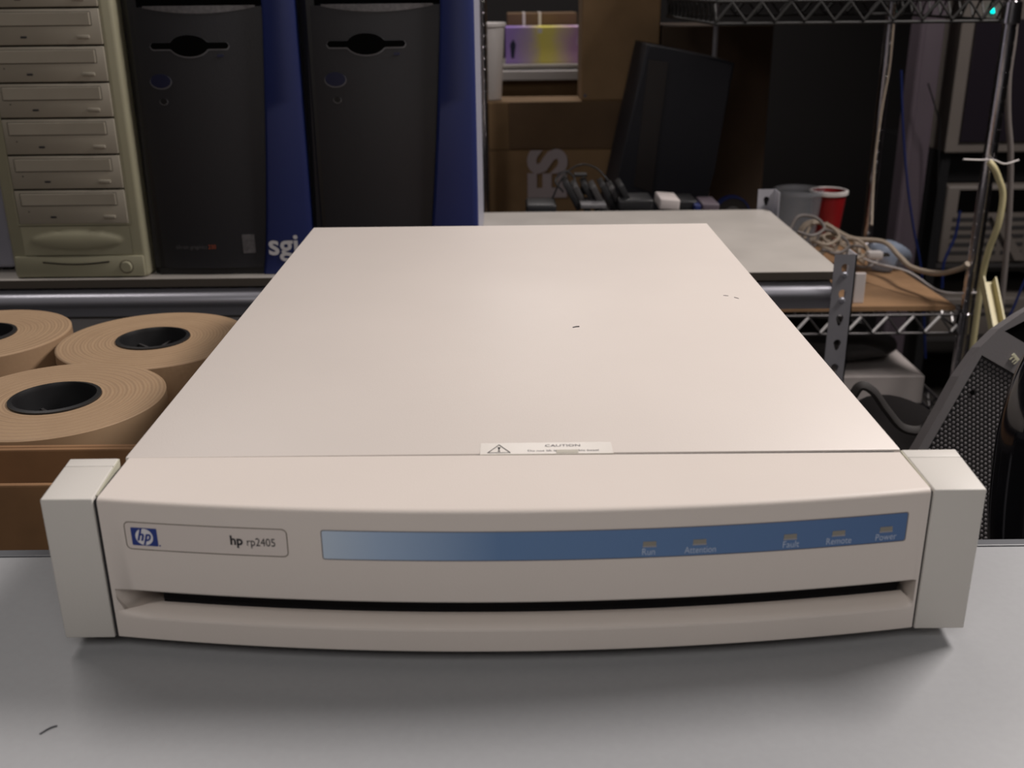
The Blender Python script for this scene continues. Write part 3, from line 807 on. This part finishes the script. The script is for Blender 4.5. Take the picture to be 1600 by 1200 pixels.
for k, (px, py) in enumerate(((1262, 352), (1285, 366), (1300, 380), (1330, 388), (1345, 402))):
    a = 0.6*k
    cable(['pale cable loop in the tangle right under the red cup', 'pale cable loop in the tangle beside the shelf edge', 'pale cable loop in the tangle above the steel upright', 'pale cable loop in the tangle left of the plastic bag', 'pale cable loop lowest in the tangle by the white plug'][k],
          [at(px-28, py+6, 1.62+0.02*k), at(px-14, py-14-3*k % 9, 1.63+0.02*k), at(px+12, py-12, 1.64+0.02*k), at(px+26, py+4, 1.62+0.02*k), at(px+8, py+16, 1.60+0.02*k), at(px-16, py+10, 1.61+0.02*k)], 0.0034, M['cablebeige' if k % 2 else 'cablegrey'])
o = thing('power_plug', 'small white plug lying on the wooden board beside the steel upright', 'plug', at(1370, 397, 1.66))
p_ = at(1368, 398, 1.66)
obj('body', box(B(), p_.x-0.018, p_.x+0.014, p_.y-0.01, p_.y+0.01, p_.z-0.009, p_.z+0.008, 0.004), M['whiteplastic'], o, True)
for dy in (-0.005, 0.005): obj('prong', box(B(), p_.x+0.014, p_.x+0.028, p_.y+dy-0.001, p_.y+dy+0.001, p_.z-0.003, p_.z+0.003), M['chrome'], o)
tag(obj('plastic_bag', blob(0.838, 1.79, WZ+0.036, 0.042, 0.035, 0.036, 4, 0.3), M['bag'], None, True), 'crumpled translucent bluish plastic bag among the cables', 'bag')
p_ = at(1343, 442, 1.535)
tag(obj('wall_plate', box(B(), p_.x-0.011, p_.x+0.011, p_.y-0.004, p_.y+0.004, WZ, p_.z+0.021, 0.002), M['whitebox']), 'small white plate standing on the wooden board next to the steel upright', 'plate')
# dark adapters and small parts pile, seen just over the white deck
def lump(px, py, y, w_, h_, m_, label, cat='adapter', name='power_adapter', dz=0.0, rot=0.0):
    c = at(px, py, y); bm = B(); hh = c.z-WZ
    box(bm, -w_/2, w_/2, -0.04, 0.04, -h_/2, h_/2, min(w_, h_)*0.15, 3, Matrix.Translation((c.x, y, c.z)) @ Matrix.Rotation(rot, 4, 'Y'))
    return tag(obj(name, bm, m_, None, True), label, cat)
# open crate that carries the pile
def crate(x0, x1, y0, y1, z0, z1):
    bm = open_carton(x0, x1, y0, y1, z0, z1, 0.006); return bm
tag(obj('parts_crate', crate(0.03, 0.50, 1.56, 1.72, WZ, -0.115), M['darkgrey']), 'low dark crate of adapters and cords on the wire rack', 'crate')
tag(obj('crate_load', blob(0.265, 1.64, -0.185, 0.20, 0.06, 0.075, 9, 0.1), M['fabric'], None, True), 'mass of dark cords filling the crate', 'cords')
names = []
for k in range(7):
    px = 893+k*14
    lump(px, 302+((k*5) % 9), 1.62+0.01*(k % 3), 0.012, 0.060, M['darkgrey' if k % 2 else 'black'], ['dark plug-in adapter leaning at the left of the row', 'second dark adapter from the left in the leaning row', 'third dark adapter in the leaning row', 'middle dark adapter of the leaning row', 'fifth dark adapter in the leaning row', 'sixth dark adapter in the leaning row', 'rightmost dark adapter of the leaning row'][k], rot=-0.5)
lump(845, 326, 1.60, 0.060, 0.030, M['black'], 'low black adapter in front of the carton letters')
lump(925, 317, 1.585, 0.05, 0.008, M['greysticker'], 'pale grey flat bar in front of the leaning adapters', 'bar', 'metal_bar')
lump(990, 318, 1.60, 0.07, 0.030, M['black'], 'black adapter beside the white block')
lump(1042, 314, 1.60, 0.040, 0.022, M['whitebox'], 'white plastic block among the dark adapters', 'adapter', 'white_block', rot=0.08)
lump(1065, 318, 1.61, 0.05, 0.026, M['black'], 'black adapter with a blue plug right of the white block')
lump(1085, 320, 1.59, 0.012, 0.014, M['cableblue'], 'small blue plug among the dark adapters', 'plug', 'blue_plug')
lump(1105, 321, 1.60, 0.034, 0.022, M['purple'], 'greyish lilac adapter beside the tape reel')
cable('black cord arching over the adapters in front of the carton', [at(862, 312, 1.63), at(880, 276, 1.64), at(905, 258, 1.65), at(930, 262, 1.65), at(950, 282, 1.64), at(962, 305, 1.62)], 0.0018, M['black'])
cable('dark cord drooping left over the carton letters', [at(880, 300, 1.6), at(868, 282, 1.62), at(884, 268, 1.63), at(898, 280, 1.62), at(894, 298, 1.6)], 0.002, M['black'])
o = thing('plug_connector', 'black plug standing up above the row of adapters', 'plug', at(910, 280, 1.66))
p_ = at(907, 273, 1.66); obj('body', box(B(), p_.x-0.013, p_.x+0.013, 1.65, 1.67, p_.z-0.003, p_.z+0.003, 0.001), M['black'], o)
p_ = at(912, 288, 1.66); obj('stem', box(B(), p_.x-0.006, p_.x+0.006, 1.652, 1.668, p_.z-0.02, p_.z+0.012, 0.001), M['black'], o)
# tape reel on edge
o = thing('tape_reel', 'dark reel with a bluish rim behind the white deck, left of the bracket', 'reel', (0.485, 1.80, WZ))
c = at(1143, 334, 1.80); R_ = 0.040
def ringy(bm, c, r0_, r1_, y0, y1, seg=40):
    t_ = bmesh.new(); lathe(t_, [(r0_, y0), (r1_, y0), (r1_, y1), (r0_, y1)], (0, 0, 0), seg, True)
    merge(bm, t_, Matrix.Translation(c) @ Matrix.Rotation(PI/2, 4, 'X')); return bm
c = Vector((c.x, 1.80, c.z))
obj('rim', ringy(B(), c, R_-0.004, R_, -0.01, 0.01), M['bluebin'], o, True)
obj('winding', ringy(B(), c, 0.018, R_-0.004, -0.008, 0.008), M['fabric'], o, True)
obj('hub', ringy(B(), c, 0.006, 0.018, -0.009, 0.009), M['greysticker'], o, True)
obj('reel_stand', box(B(), c.x-0.03, c.x+0.03, 1.785, 1.815, WZ, c.z-R_+0.006), M['black'], o)
# tall dark computer leaning on the rack
lt = thing('black_tower_case', 'tall dark computer case leaning in the shadow beside the cartons', 'computer case', (0.30, 1.96, WZ))
A0 = at(962, 300, 1.86); A1 = at(1012, 70, 1.86)
bm = B(); pr = [(0.150, WZ), (0.243, -0.06), (A1.x, A1.z), (A1.x+0.045, A1.z-0.006), (A1.x+0.20, A1.z-0.045), (0.50, 0.02), (0.42, WZ)]
prism(bm, [(A0.x-0.045, WZ+0.0005), (A0.x-0.002, A0.z), (A1.x, A1.z), (A1.x+0.055, A1.z-0.010), (A1.x+0.19, A1.z-0.040), (A1.x+0.16, -0.05), (A1.x+0.12, WZ+0.0005)], 'y', 1.86, 2.09)
bmesh.ops.bevel(bm, geom=[e for e in bm.edges if abs(e.verts[0].co.y-e.verts[1].co.y) < 1e-6 and e.verts[0].co.y < 1.87], offset=0.006, segments=2, affect='EDGES')
obj('case', bm, mat('blue_black_plastic', (0.007, 0.007, 0.013), 0.6), lt, True)
bm = B(); prism(bm, [(A1.x+0.002, A1.z-0.03), (A1.x+0.045, A1.z-0.036), (A1.x+0.02, -0.10), (A1.x-0.02, -0.085)], 'y', 1.856, 1.861)
obj('front_strip', bm, mat('brown_black_plastic', (0.016, 0.011, 0.010), 0.5), lt)

# cartons behind the rack
def carton(name_lab, x0, x1, y0, y1, z0, z1, m_):
    return thing('carton', name_lab, 'carton', ((x0+x1)/2, (y0+y1)/2, z0)), (x0, x1, y0, y1, z0, z1, m_)
KY = 2.16
c1, a = carton('brown carton with large grey letters ES sideways on its side', -0.10, 0.36, KY, KY+0.14, -0.36, 0.072, M['carddark'])
obj('body', box(B(), *a[:6], 0.004), M['carddark'], c1)
obj('flap_seam', box(B(), -0.10, 0.30, KY-0.001, KY, -0.0450, -0.0430), M['cardraw'], c1)
obj('flap', box(B(), 0.0, 0.36, KY-0.003, KY-0.0005, -0.041, 0.071), M['cardraw'], c1, label='slightly darker upper flap')
ps = at(826, 316, KY); pe = at(886, 240, KY)
bm = text_bm('ES', 0.128, bold=0.006, width=0.122)
for v in bm.verts: v.co = Vector((pe.x-0.006-v.co.y, KY-0.0035, ps.z+0.012+v.co.x))
obj('printed_letters', bm, mat('grey_printed_ink', (0.42, 0.36, 0.37), 0.7), c1, label='grey letters ES turned sideways')
c2, a = carton('large plain brown carton standing on the lettered carton', 0.178, 0.366, KY, KY+0.15, 0.0724, 0.46, M['carddark'])
obj('body', box(B(), *a[:6], 0.004), M['carddark'], c2)
obj('corner_dot', lathe(B(), [(0, 0), (0.004, 0), (0.004, 0.001), (0, 0.001)], (0, 0, 0), 12), M['greyink'], c2).matrix_parent_inverse = Matrix.Translation(-Vector(c2.location)) @ Matrix.Translation((0.187, KY-0.0002, 0.085)) @ Matrix.Rotation(PI/2, 4, 'X')
c3, a = carton('brown carton painted dark as shade under the upper wire shelf', 0.370, 0.640, KY, KY+0.25, -0.36, 0.245, M['cardraw'])
obj('body', box(B(), *a[:6], 0.004), mat('shaded_brown_card', (0.06, 0.036, 0.02), 0.85, var=0.1, scale=10), c3)  # shaded right part of the plain carton, shade put into the card colour
tag(obj('storage_bench', box(B(), -0.3, 0.8, KY, 2.62, FZ, -0.3604, 0.005), M['darkgrey']), 'dark low bench carrying the cartons behind the wire rack', 'bench')
# white tapered pail on the carton
cup('white_pail', 'tall white tapered pail on the lettered carton beside the blue tower', 'pail', -0.046, KY+0.06, 0.0724, 0.028, 0.037, 0.182, M['whiteplastic'])

# far lit shelf with a colourful box, seen between the cartons
fs_ = thing('far_shelf', 'white edged shelf in the lit aisle beyond the cartons', 'shelf', (0.1, 3.0, 0.05))
pz = at(840, 108, 2.8).z
obj('shelf_board', box(B(), -0.25, 0.45, 2.80, 3.15, pz+0.003, pz+0.012), M['deck'], fs_)
obj('shelf_rail', box(B(), -0.25, 0.45, 2.79, 2.80, pz-0.032, pz-0.003, 0.003), M['whiteplastic'], fs_)
obj('shelf_gap', box(B(), -0.25, 0.45, 2.801, 2.81, pz-0.003, pz+0.003), M['black'], fs_)
obj('shelf_back_rail', box(B(), -0.25, 0.45, 3.10, 3.15, pz-0.032, pz-0.003, 0.003), M['whiteplastic'], fs_)
# printed box: procedural colour print
K = bpy.data.materials.new('colour_print'); K.use_nodes = True; nt = K.node_tree
tc = nt.nodes.new('ShaderNodeTexCoord'); sp = nt.nodes.new('ShaderNodeSeparateXYZ'); mr = nt.nodes.new('ShaderNodeMapRange')
nz_ = nt.nodes.new('ShaderNodeTexNoise'); nz_.inputs['Scale'].default_value = 18
mr.inputs[1].default_value = -0.03; mr.inputs[2].default_value = 0.23
ad = nt.nodes.new('ShaderNodeMath'); ad.operation = 'MULTIPLY_ADD'; ad.inputs[1].default_value = 0.18
r = nt.nodes.new('ShaderNodeValToRGB'); cr = r.color_ramp
for p, c in ((0.0, (0.28, 0.16, 0.55)), (0.2, (0.30, 0.20, 0.50)), (0.36, (0.42, 0.33, 0.42)), (0.50, (0.68, 0.60, 0.12)), (0.62, (0.70, 0.62, 0.16)), (0.75, (0.62, 0.48, 0.38)), (0.9, (0.50, 0.28, 0.52)), (1.0, (0.28, 0.13, 0.60))):
    e = cr.elements.new(p); e.color = (*c, 1)
cr.elements.remove(cr.elements[0]); 
nt.links.new(tc.outputs['Object'], sp.inputs[0]); nt.links.new(tc.outputs['Object'], nz_.inputs['Vector'])
nt.links.new(sp.outputs[0], mr.inputs[0]); nt.links.new(nz_.outputs['Fac'], ad.inputs[0]); nt.links.new(mr.outputs[0], ad.inputs[2])
sb = nt.nodes.new('ShaderNodeMath'); sb.operation = 'SUBTRACT'; sb.inputs[1].default_value = 0.09
nt.links.new(ad.outputs[0], sb.inputs[0]); nt.links.new(sb.outputs[0], r.inputs['Fac']); nt.links.new(r.outputs['Color'], nt.nodes['Principled BSDF'].inputs['Base Color'])
x0 = at(790, 95, 2.85).x; x1 = at(908, 95, 2.85).x
z0 = pz+0.0125; z1 = at(840, 42, 2.85).z
o = thing('printed_box', 'purple and yellow printed box on the far lit shelf', 'box', ((x0+x1)/2, 2.9, z0))
obj('body', box(B(), x0, x1, 2.85, 2.98, z0, z1, 0.002), K, o)
obj('white_tag', box(B(), x0+0.098, x0+0.112, 2.8485, 2.85, z1-0.018, z1-0.004), M['whiteplastic'], o)
obj('dark_figure', prism(B(), [(x0+0.014, z1-0.05), (x0+0.024, z1-0.035), (x0+0.032, z1-0.05), (x0+0.026, z1-0.09), (x0+0.018, z1-0.09)], 'y', 2.8488, 2.85), M['bluebtn'], o)
o = thing('far_bundle', 'brown box with white straps lying behind the printed box', 'box', ((x0+x1)/2, 3.05, z0))
zt = at(840, 20, 3.0).z
obj('body', box(B(), x0+0.005, x1-0.005, 2.99, 3.12, z0, zt, 0.003), M['cardraw'], o)
for dx in (0.055, 0.105): obj('strap', box(B(), x0+dx, x0+dx+0.008, 2.988, 3.121, z0, zt+0.001), M['whiteplastic'], o)
tag(obj('far_carton', box(B(), -0.25, 0.45, 2.86, 3.1, -0.36, pz-0.0325, 0.004), M['carddark']), 'dark brown carton under the far shelf', 'carton')
tag(obj('far_carton', box(B(), -0.24, 0.42, 2.85, 3.1, FZ, -0.361, 0.004), M['cardraw']), 'dark carton on the floor under the far shelf', 'carton')

# cases out of view, added on the upper wire shelf to shade below
for k, (x0, x1, m_, lab) in enumerate(((0.40, 0.52, 'cardraw', 'unseen dark carton added at the end of the upper wire shelf for shade'), (0.53, 0.70, 'black', 'unseen black case added in the middle of the upper wire shelf for shade'), (0.71, 0.88, 'darkgrey', 'unseen dark grey case added for shade on the upper wire shelf beside the chrome post'))):
    tag(obj('shading_case', box(B(), x0, x1, 1.53, 2.08, 0.3122, 0.50, 0.006), M[m_], None, True), lab, 'case')
p_ = at(1192, 12, 1.49)
tag(obj('glass_jar', lathe(B(), [(0, 0.3122), (0.018, 0.3122), (0.018, 0.35), (0.012, 0.36), (0, 0.36)], (0.512, 1.512, 0), 20), M['bag'], None, True), 'small pale green jar on the edge of the upper wire shelf', 'jar')

s4 = wire_shelf(RX0, RX1, RY0, RY1, 0.600, M['dullwire'])  # unseen top shelf, added to carry the light-blocking box
tag(obj('light_blocking_box', box(B(), 0.70, 0.88, 1.51, 2.09, 0.6062, 0.90, 0.006), M['cardraw'], None, True), 'unseen brown box added on the top wire shelf to block light', 'box')  # added out of view to keep lamp light off the background
# white carton and grey bundle on the lower wire shelf
LZ = -0.492+0.0058
a_ = at(1325, 590, 1.53); b_ = at(1440, 628, 1.53)
tag(obj('white_carton', box(B(), a_.x-0.17, b_.x, 1.53, 1.80, LZ+0.0002, -0.425, 0.002), M['whitebox']), 'white flat carton on the lower wire shelf behind the steel upright', 'carton')
tag(obj('grey_bundle', blob(0.67, 1.66, -0.385, 0.16, 0.11, 0.042, 12, 0.2), M['darkgrey'], None, True), 'grey folded bundle on the white flat carton', 'bundle')
tag(obj('blue_bin', box(B(), 0.45, 0.86, 1.54, 1.95, FZ+0.0005, -0.54, 0.01), M['bluebin'], None, True), 'dark blue bin under the lower wire shelf', 'bin')

# hanging cables
cable('thin brown cable hanging down from the upper wire shelf', [at(1398, 6, 1.95), at(1394, 60, 1.95), at(1389, 110, 1.94), at(1378, 170, 1.93), at(1368, 240, 1.92), at(1364, 300, 1.90), at(1362, 352, 1.86)], 0.0026, M['cablebeige'])
cable('thin blue cable hanging beside the grey column', [at(1408, 110, 2.2), at(1411, 200, 2.2), at(1418, 290, 2.2), at(1428, 360, 2.2), at(1440, 430, 2.2), at(1446, 560, 2.2)], 0.003, M['cableblue'])
cable('black cable in front of the grey column', [at(1450, 130, 2.33), at(1462, 170, 2.33), at(1468, 200, 2.34), at(1465, 300, 2.34), at(1460, 400, 2.33)], 0.002, M['black'])
cable('yellowed cable strapped to the chrome post and hanging in a curve', [at(1545, 252, 1.455), at(1553, 262, 1.45), at(1560, 278, 1.45), at(1567, 305, 1.45), at(1560, 350, 1.45), at(1545, 390, 1.46), at(1535, 430, 1.47), at(1528, 480, 1.47), at(1520, 540, 1.47), at(1516, 570, 1.47)], 0.0062, M['cableyellow'])
cable('white cable tie wrapped round the chrome post', [at(1505, 249, 1.47), at(1530, 250, 1.478), at(1552, 250, 1.47), at(1570, 256, 1.46), at(1592, 250, 1.46)], 0.0016, M['whiteplastic'], 'cable tie', 'cable_tie')
cable('brown grey cable hanging right of the chrome post', [at(1590, -10, 1.6), at(1584, 60, 1.6), at(1576, 120, 1.6), at(1575, 180, 1.6), at(1579, 240, 1.6), at(1577, 330, 1.6), at(1570, 420, 1.6), at(1560, 520, 1.6)], 0.0062, M['cablegrey'])
cable('blue cable crossing the pale machines behind the chrome post', [at(1500, 330, 2.3), at(1492, 370, 2.3), at(1475, 410, 2.3), at(1472, 450, 2.3)], 0.004, M['cableblue'])
cable('blue cable looping down behind the dimpled grey panel', [at(1605, 430, 1.9), at(1594, 455, 1.9), at(1584, 480, 1.9), at(1572, 505, 1.9), at(1560, 530, 1.9)], 0.003, M['cableblue'])
# pale channel leaning behind the panel
o = thing('plastic_channel', 'pale yellow plastic channel leaning behind the dimpled grey panel', 'channel', at(1560, 520, 1.3))
p0, p1 = at(1542, 438, 1.44), at(1566, 560, 1.30)
d = (p1-p0); bm = B(); Ld = 0.62
ux = Vector((1, 0, 0)); zz = d.normalized(); yy = zz.cross(ux).normalized(); ux = yy.cross(zz)
M4 = Matrix((( ux.x, yy.x, zz.x, p0.x), (ux.y, yy.y, zz.y, p0.y), (ux.z, yy.z, zz.z, p0.z), (0, 0, 0, 1)))
box(bm, -0.011, 0.014, -0.008, -0.004, 0, Ld, 0.001, M4=M4); box(bm, -0.011, -0.008, -0.008, 0.012, 0, Ld, M4=M4); box(bm, 0.011, 0.014, -0.008, 0.012, 0, Ld, M4=M4)
obj('channel', bm, M['cableyellow'], o)

# grey column and equipment cabinet at the back right
c0 = at(1420, 250, 2.4).x
o = thing('steel_column', 'grey purple steel column behind the wire rack', 'column', (1.12, 2.45, FZ))
obj('face', box(B(), 1.092, 1.148, 2.40, 2.50, FZ, 1.2, 0.006), M['purple'], o, True)
obj('lip', cyl(B(), (1.090, 2.405, FZ), (1.090, 2.405, 1.2), 0.010, 12), M['purple'], o, True)
obj('floor_plate', box(B(), 1.07, 1.17, 2.38, 2.52, FZ, FZ+0.01), M['purple'], o)
cb = thing('equipment_rack', 'beige equipment cabinet with a dark screen door and a lit teal lamp', 'cabinet', (1.5, 2.65, FZ))
X0 = 1.190
obj('frame', box(B(), X0, 1.95, 2.40, 2.52, -0.10, 0.62, 0.004), M['beigedark'], cb)
obj('dark_door', box(B(), 1.225, 1.92, 2.392, 2.3995, -0.070, 0.245, 0.002), M['glass'], cb)
bm = B(); bmesh.ops.create_uvsphere(bm, u_segments=16, v_segments=10, radius=0.008)
bmesh.ops.translate(bm, verts=bm.verts, vec=at(1552, 16, 2.396))
obj('teal_lamp', bm, M['teal'], cb, True)
obj('dark_bay', box(B(), X0+0.01, 1.93, 2.47, 2.94, -0.19, -0.101), M['black'], cb)
for sx in (X0+0.002, 1.92): obj('leg', box(B(), sx, sx+0.025, 2.42, 2.93, FZ, -0.1005), M['beigedark' if sx > 1.5 else 'black'], cb)
obj('bay_shelf', box(B(), X0+0.028, 1.919, 2.42, 2.93, -0.428, -0.418), M['darkgrey'], cb)
obj('bay_shelf', box(B(), X0+0.028, 1.919, 2.42, 2.93, -0.648, -0.638), M['darkgrey'], cb)
def machine(lab, x0, x1, y0, z0, z1, n=4, m_='beigedark'):
    o = thing('desktop_machine', lab, 'machine', ((x0+x1)/2, y0+0.2, z0))
    obj('case', box(B(), x0, x1, y0, y0+0.3, z0, z1, 0.008, 3), M[m_], o, True)
    if z1-z0 > 0.15: obj('top_bay', box(B(), x0+0.035, x1-0.02, y0-0.002, y0+0.001, z1-0.075, z1-0.012, 0.001), M['towerdark'], o)
    zt_ = z1-0.09 if z1-z0 > 0.15 else z1-0.02
    for k in range(n):
        zz_ = zt_-k*0.024
        if zz_-0.012 < z0+0.012: break
        bm = B()
        for j in range(3): box(bm, x0+0.025+j*0.075, x0+0.085+j*0.075, y0-0.002, y0+0.001, zz_-0.010, zz_)
        obj('vent_slots', bm, M['darkgrey'], o)
    bm = B(); prism(bm, [(x0+0.13, zt_+0.004), (x0+0.155, zt_+0.004), (x0+0.245, z0+0.01), (x0+0.215, z0+0.01)], 'y', y0-0.012, y0-0.0022)
    if n >= 4: obj('diagonal_bar', bm, M['beigedark'], o)
    return o
machine('grey beige machine with vents and a diagonal bar below the dark door', 1.225, 1.62, 2.43, -0.4178, -0.195, 6)
machine('grey beige machine on the lower bay under the vented machine', 1.225, 1.62, 2.43, -0.6378, -0.52, 2)

# black backpack between the shelving and the panel
q = at(1385, 675, 0.80)
tag(obj('stand', lathe(B(), [(0, FZ), (0.12, FZ), (0.11, q.z-0.10), (0, q.z-0.10)], (q.x, 0.80, 0), 24), M['black'], None, True), 'dark round stand under the black backpack', 'stand')
o = thing('black_backpack', 'slumped black nylon backpack between the server and the dimpled panel', 'backpack', (q.x, 0.80, q.z-0.10))
obj('body', blob(q.x, 0.80, q.z-0.035, 0.095, 0.09, 0.068, 3, 0.25, 4), mat('black_bag_cloth', (0.007, 0.006, 0.006), 0.9, spec=0.1, bump=0.5, bscale=50), o, True)
a1 = [at(1330, 622, 0.70), at(1345, 603, 0.70), at(1365, 612, 0.70), at(1385, 640, 0.70), at(1410, 668, 0.70), at(1440, 672, 0.70), at(1455, 655, 0.70)]
obj('strap', tube(B(), a1, 0.004, 8, 8, 1.6), M['fabric'], o, True)
# dimpled grey tower leaning at right
gp = thing('dimpled_tower', 'grey server tower with a dimpled metal front and pale emblem, leaning to the right', 'computer tower', at(1533, 557, 0.62))
an = math.radians(60)
gz = (RIGHT*math.cos(an)+UP*math.sin(an)); gx = (RIGHT*math.sin(an)-UP*math.cos(an)); gy = gz.cross(gx)
gp.rotation_euler = Matrix(((gx.x, gy.x, gz.x), (gx.y, gy.y, gz.y), (gx.z, gy.z, gz.z))).to_euler()
W_, Ht = 0.17, 0.30
def loc(o): o.parent = gp; o.matrix_parent_inverse = Matrix.Identity(4); return o
OL = [(-0.010, -Ht-0.02), (-0.010, -0.078), (-0.011, -0.032), (-0.007, 0.0084), (0.001, 0.037), (0.0145, 0.065), (0.030, 0.092), (0.060, 0.130), (W_, 0.16), (W_, -Ht-0.02)]
loc(obj('case', prism(B(), OL, 'y', 0.0045, 0.022), M['panel'], None))
fr = B()
prism(fr, [(-0.010, -Ht-0.02), (-0.010, -0.078), (-0.011, -0.032), (-0.0075, 0.001), (-0.001, 0.001), (-0.001, -Ht-0.02)], 'y', -0.003, 0.0044)
prism(fr, [(-0.0075, 0.001), (-0.007, 0.0084), (0.001, 0.037), (W_, 0.035), (W_, 0.001)], 'y', -0.003, 0.0044)
prism(fr, [(0.001, 0.037), (0.0145, 0.065), (0.030, 0.092), (0.060, 0.130), (0.075, 0.125), (0.037, 0.083), (0.0075, 0.037)], 'y', -0.003, 0.0044)
loc(obj('front_frame', fr, M['panel'], None))
loc(obj('dark_bay', prism(B(), [(0.0075, 0.0371), (0.037, 0.083), (0.075, 0.125), (W_, 0.13), (W_, 0.0371)], 'y', 0.001, 0.0044), M['towerdark'], None))
dp = B(); pd = 0.0052
nxx, nzz = int((W_)/pd), int(Ht/pd*2/math.sqrt(3))
for j in range(nzz):
    for i in range(nxx):
        x = 0.003+i*pd+(pd/2 if j % 2 else 0); z = -0.003-j*pd*0.866
        if x > W_-0.004: continue
        # raised six-sided dimple: ring and apex
        R1, R2 = 0.0021, 0.0010
        v1 = [dp.verts.new((x+R1*math.cos(a*PI/3+PI/6), 0.0018, z+R1*math.sin(a*PI/3+PI/6))) for a in range(6)]
        v2 = [dp.verts.new((x+R2*math.cos(a*PI/3+PI/6), 0.0002, z+R2*math.sin(a*PI/3+PI/6))) for a in range(6)]
        for a in range(6): dp.faces.new([v1[a], v1[(a+1) % 6], v2[(a+1) % 6], v2[a]])
        dp.faces.new(v2)
mesh_panel = loc(obj('dimpled_mesh', dp, M['panel'], None))
loc(obj('mesh_backing', box(B(), -0.001, W_, 0.0018, 0.0042, -Ht, 0.0), M['paneldark'], None))
loc(obj('lock_hole', lathe(B(), [(0, -0.001), (0.0025, -0.001), (0.0025, 0.001), (0, 0.001)], (0, 0, 0), 14), M['towerdark'], None)).rotation_euler = (PI/2, 0, 0)
h = [o for o in bpy.data.objects if o.name == 'lock_hole'][0]; h.location = (0.012, 0.0004, -0.040)
em = B()
for px_, w2_, hh in ((0, 0.0012, 0.006), (0.004, 0.001, 0.005), (0.007, 0.001, 0.005)):
    box(em, px_, px_+w2_, -0.0055, -0.004, 0, hh)
box(em, -0.002, 0.008, -0.0055, -0.004, 0.0045, 0.0085, 0.0005)
eo = loc(obj('emblem', em, M['emblem'], None)); eo.location = (0.027, 0, 0.012); eo.rotation_euler = (0, math.radians(20), 0)

# black chair arm at the right edge
ch = thing('black_chair', 'black chair with a glossy curved arm at the right edge of the picture', 'chair', (0.62, 0.30, FZ))
pts = [at(1690, 500, 0.33), at(1655, 540, 0.32), at(1622, 600, 0.31), at(1600, 670, 0.30), at(1590, 730, 0.30), at(1583, 800, 0.30), at(1582, 860, 0.30), at(1584, 960, 0.30), at(1588, 1060, 0.30)]
bm = B(); tube(bm, pts, [0.0195]*8, 24, 10, 1.0)
obj('arm', bm, M['blackgloss'], ch, True, ang=80)
zs_ = pts[-1].z
bm = B(); box(bm, 0.45, 0.80, 0.14, 0.46, -0.40, -0.33, 0.02, 3); obj('seat', bm, M['fabric'], ch, True)
obj('arm_bracket', box(B(), pts[-1].x-0.015, pts[-1].x+0.015, 0.285, 0.315, -0.40, zs_+0.01), M['black'], ch)
obj('pedestal', cyl(B(), (0.62, 0.30, FZ+0.05), (0.62, 0.30, -0.40), 0.025, 16), M['black'], ch)
for k in range(5):
    a = 2*PI*k/5; bm = B(); cyl(bm, (0.62, 0.30, FZ+0.07), (0.62+0.17*math.cos(a), 0.30+0.17*math.sin(a), FZ+0.03), 0.014, 10); f_ = obj('foot', bm, M['black'], ch)
    obj('caster', lathe(B(), [(0, FZ), (0.016, FZ), (0.018, FZ+0.02), (0, FZ+0.03)], (0.62+0.165*math.cos(a), 0.30+0.165*math.sin(a), 0), 12), M['black'], f_)
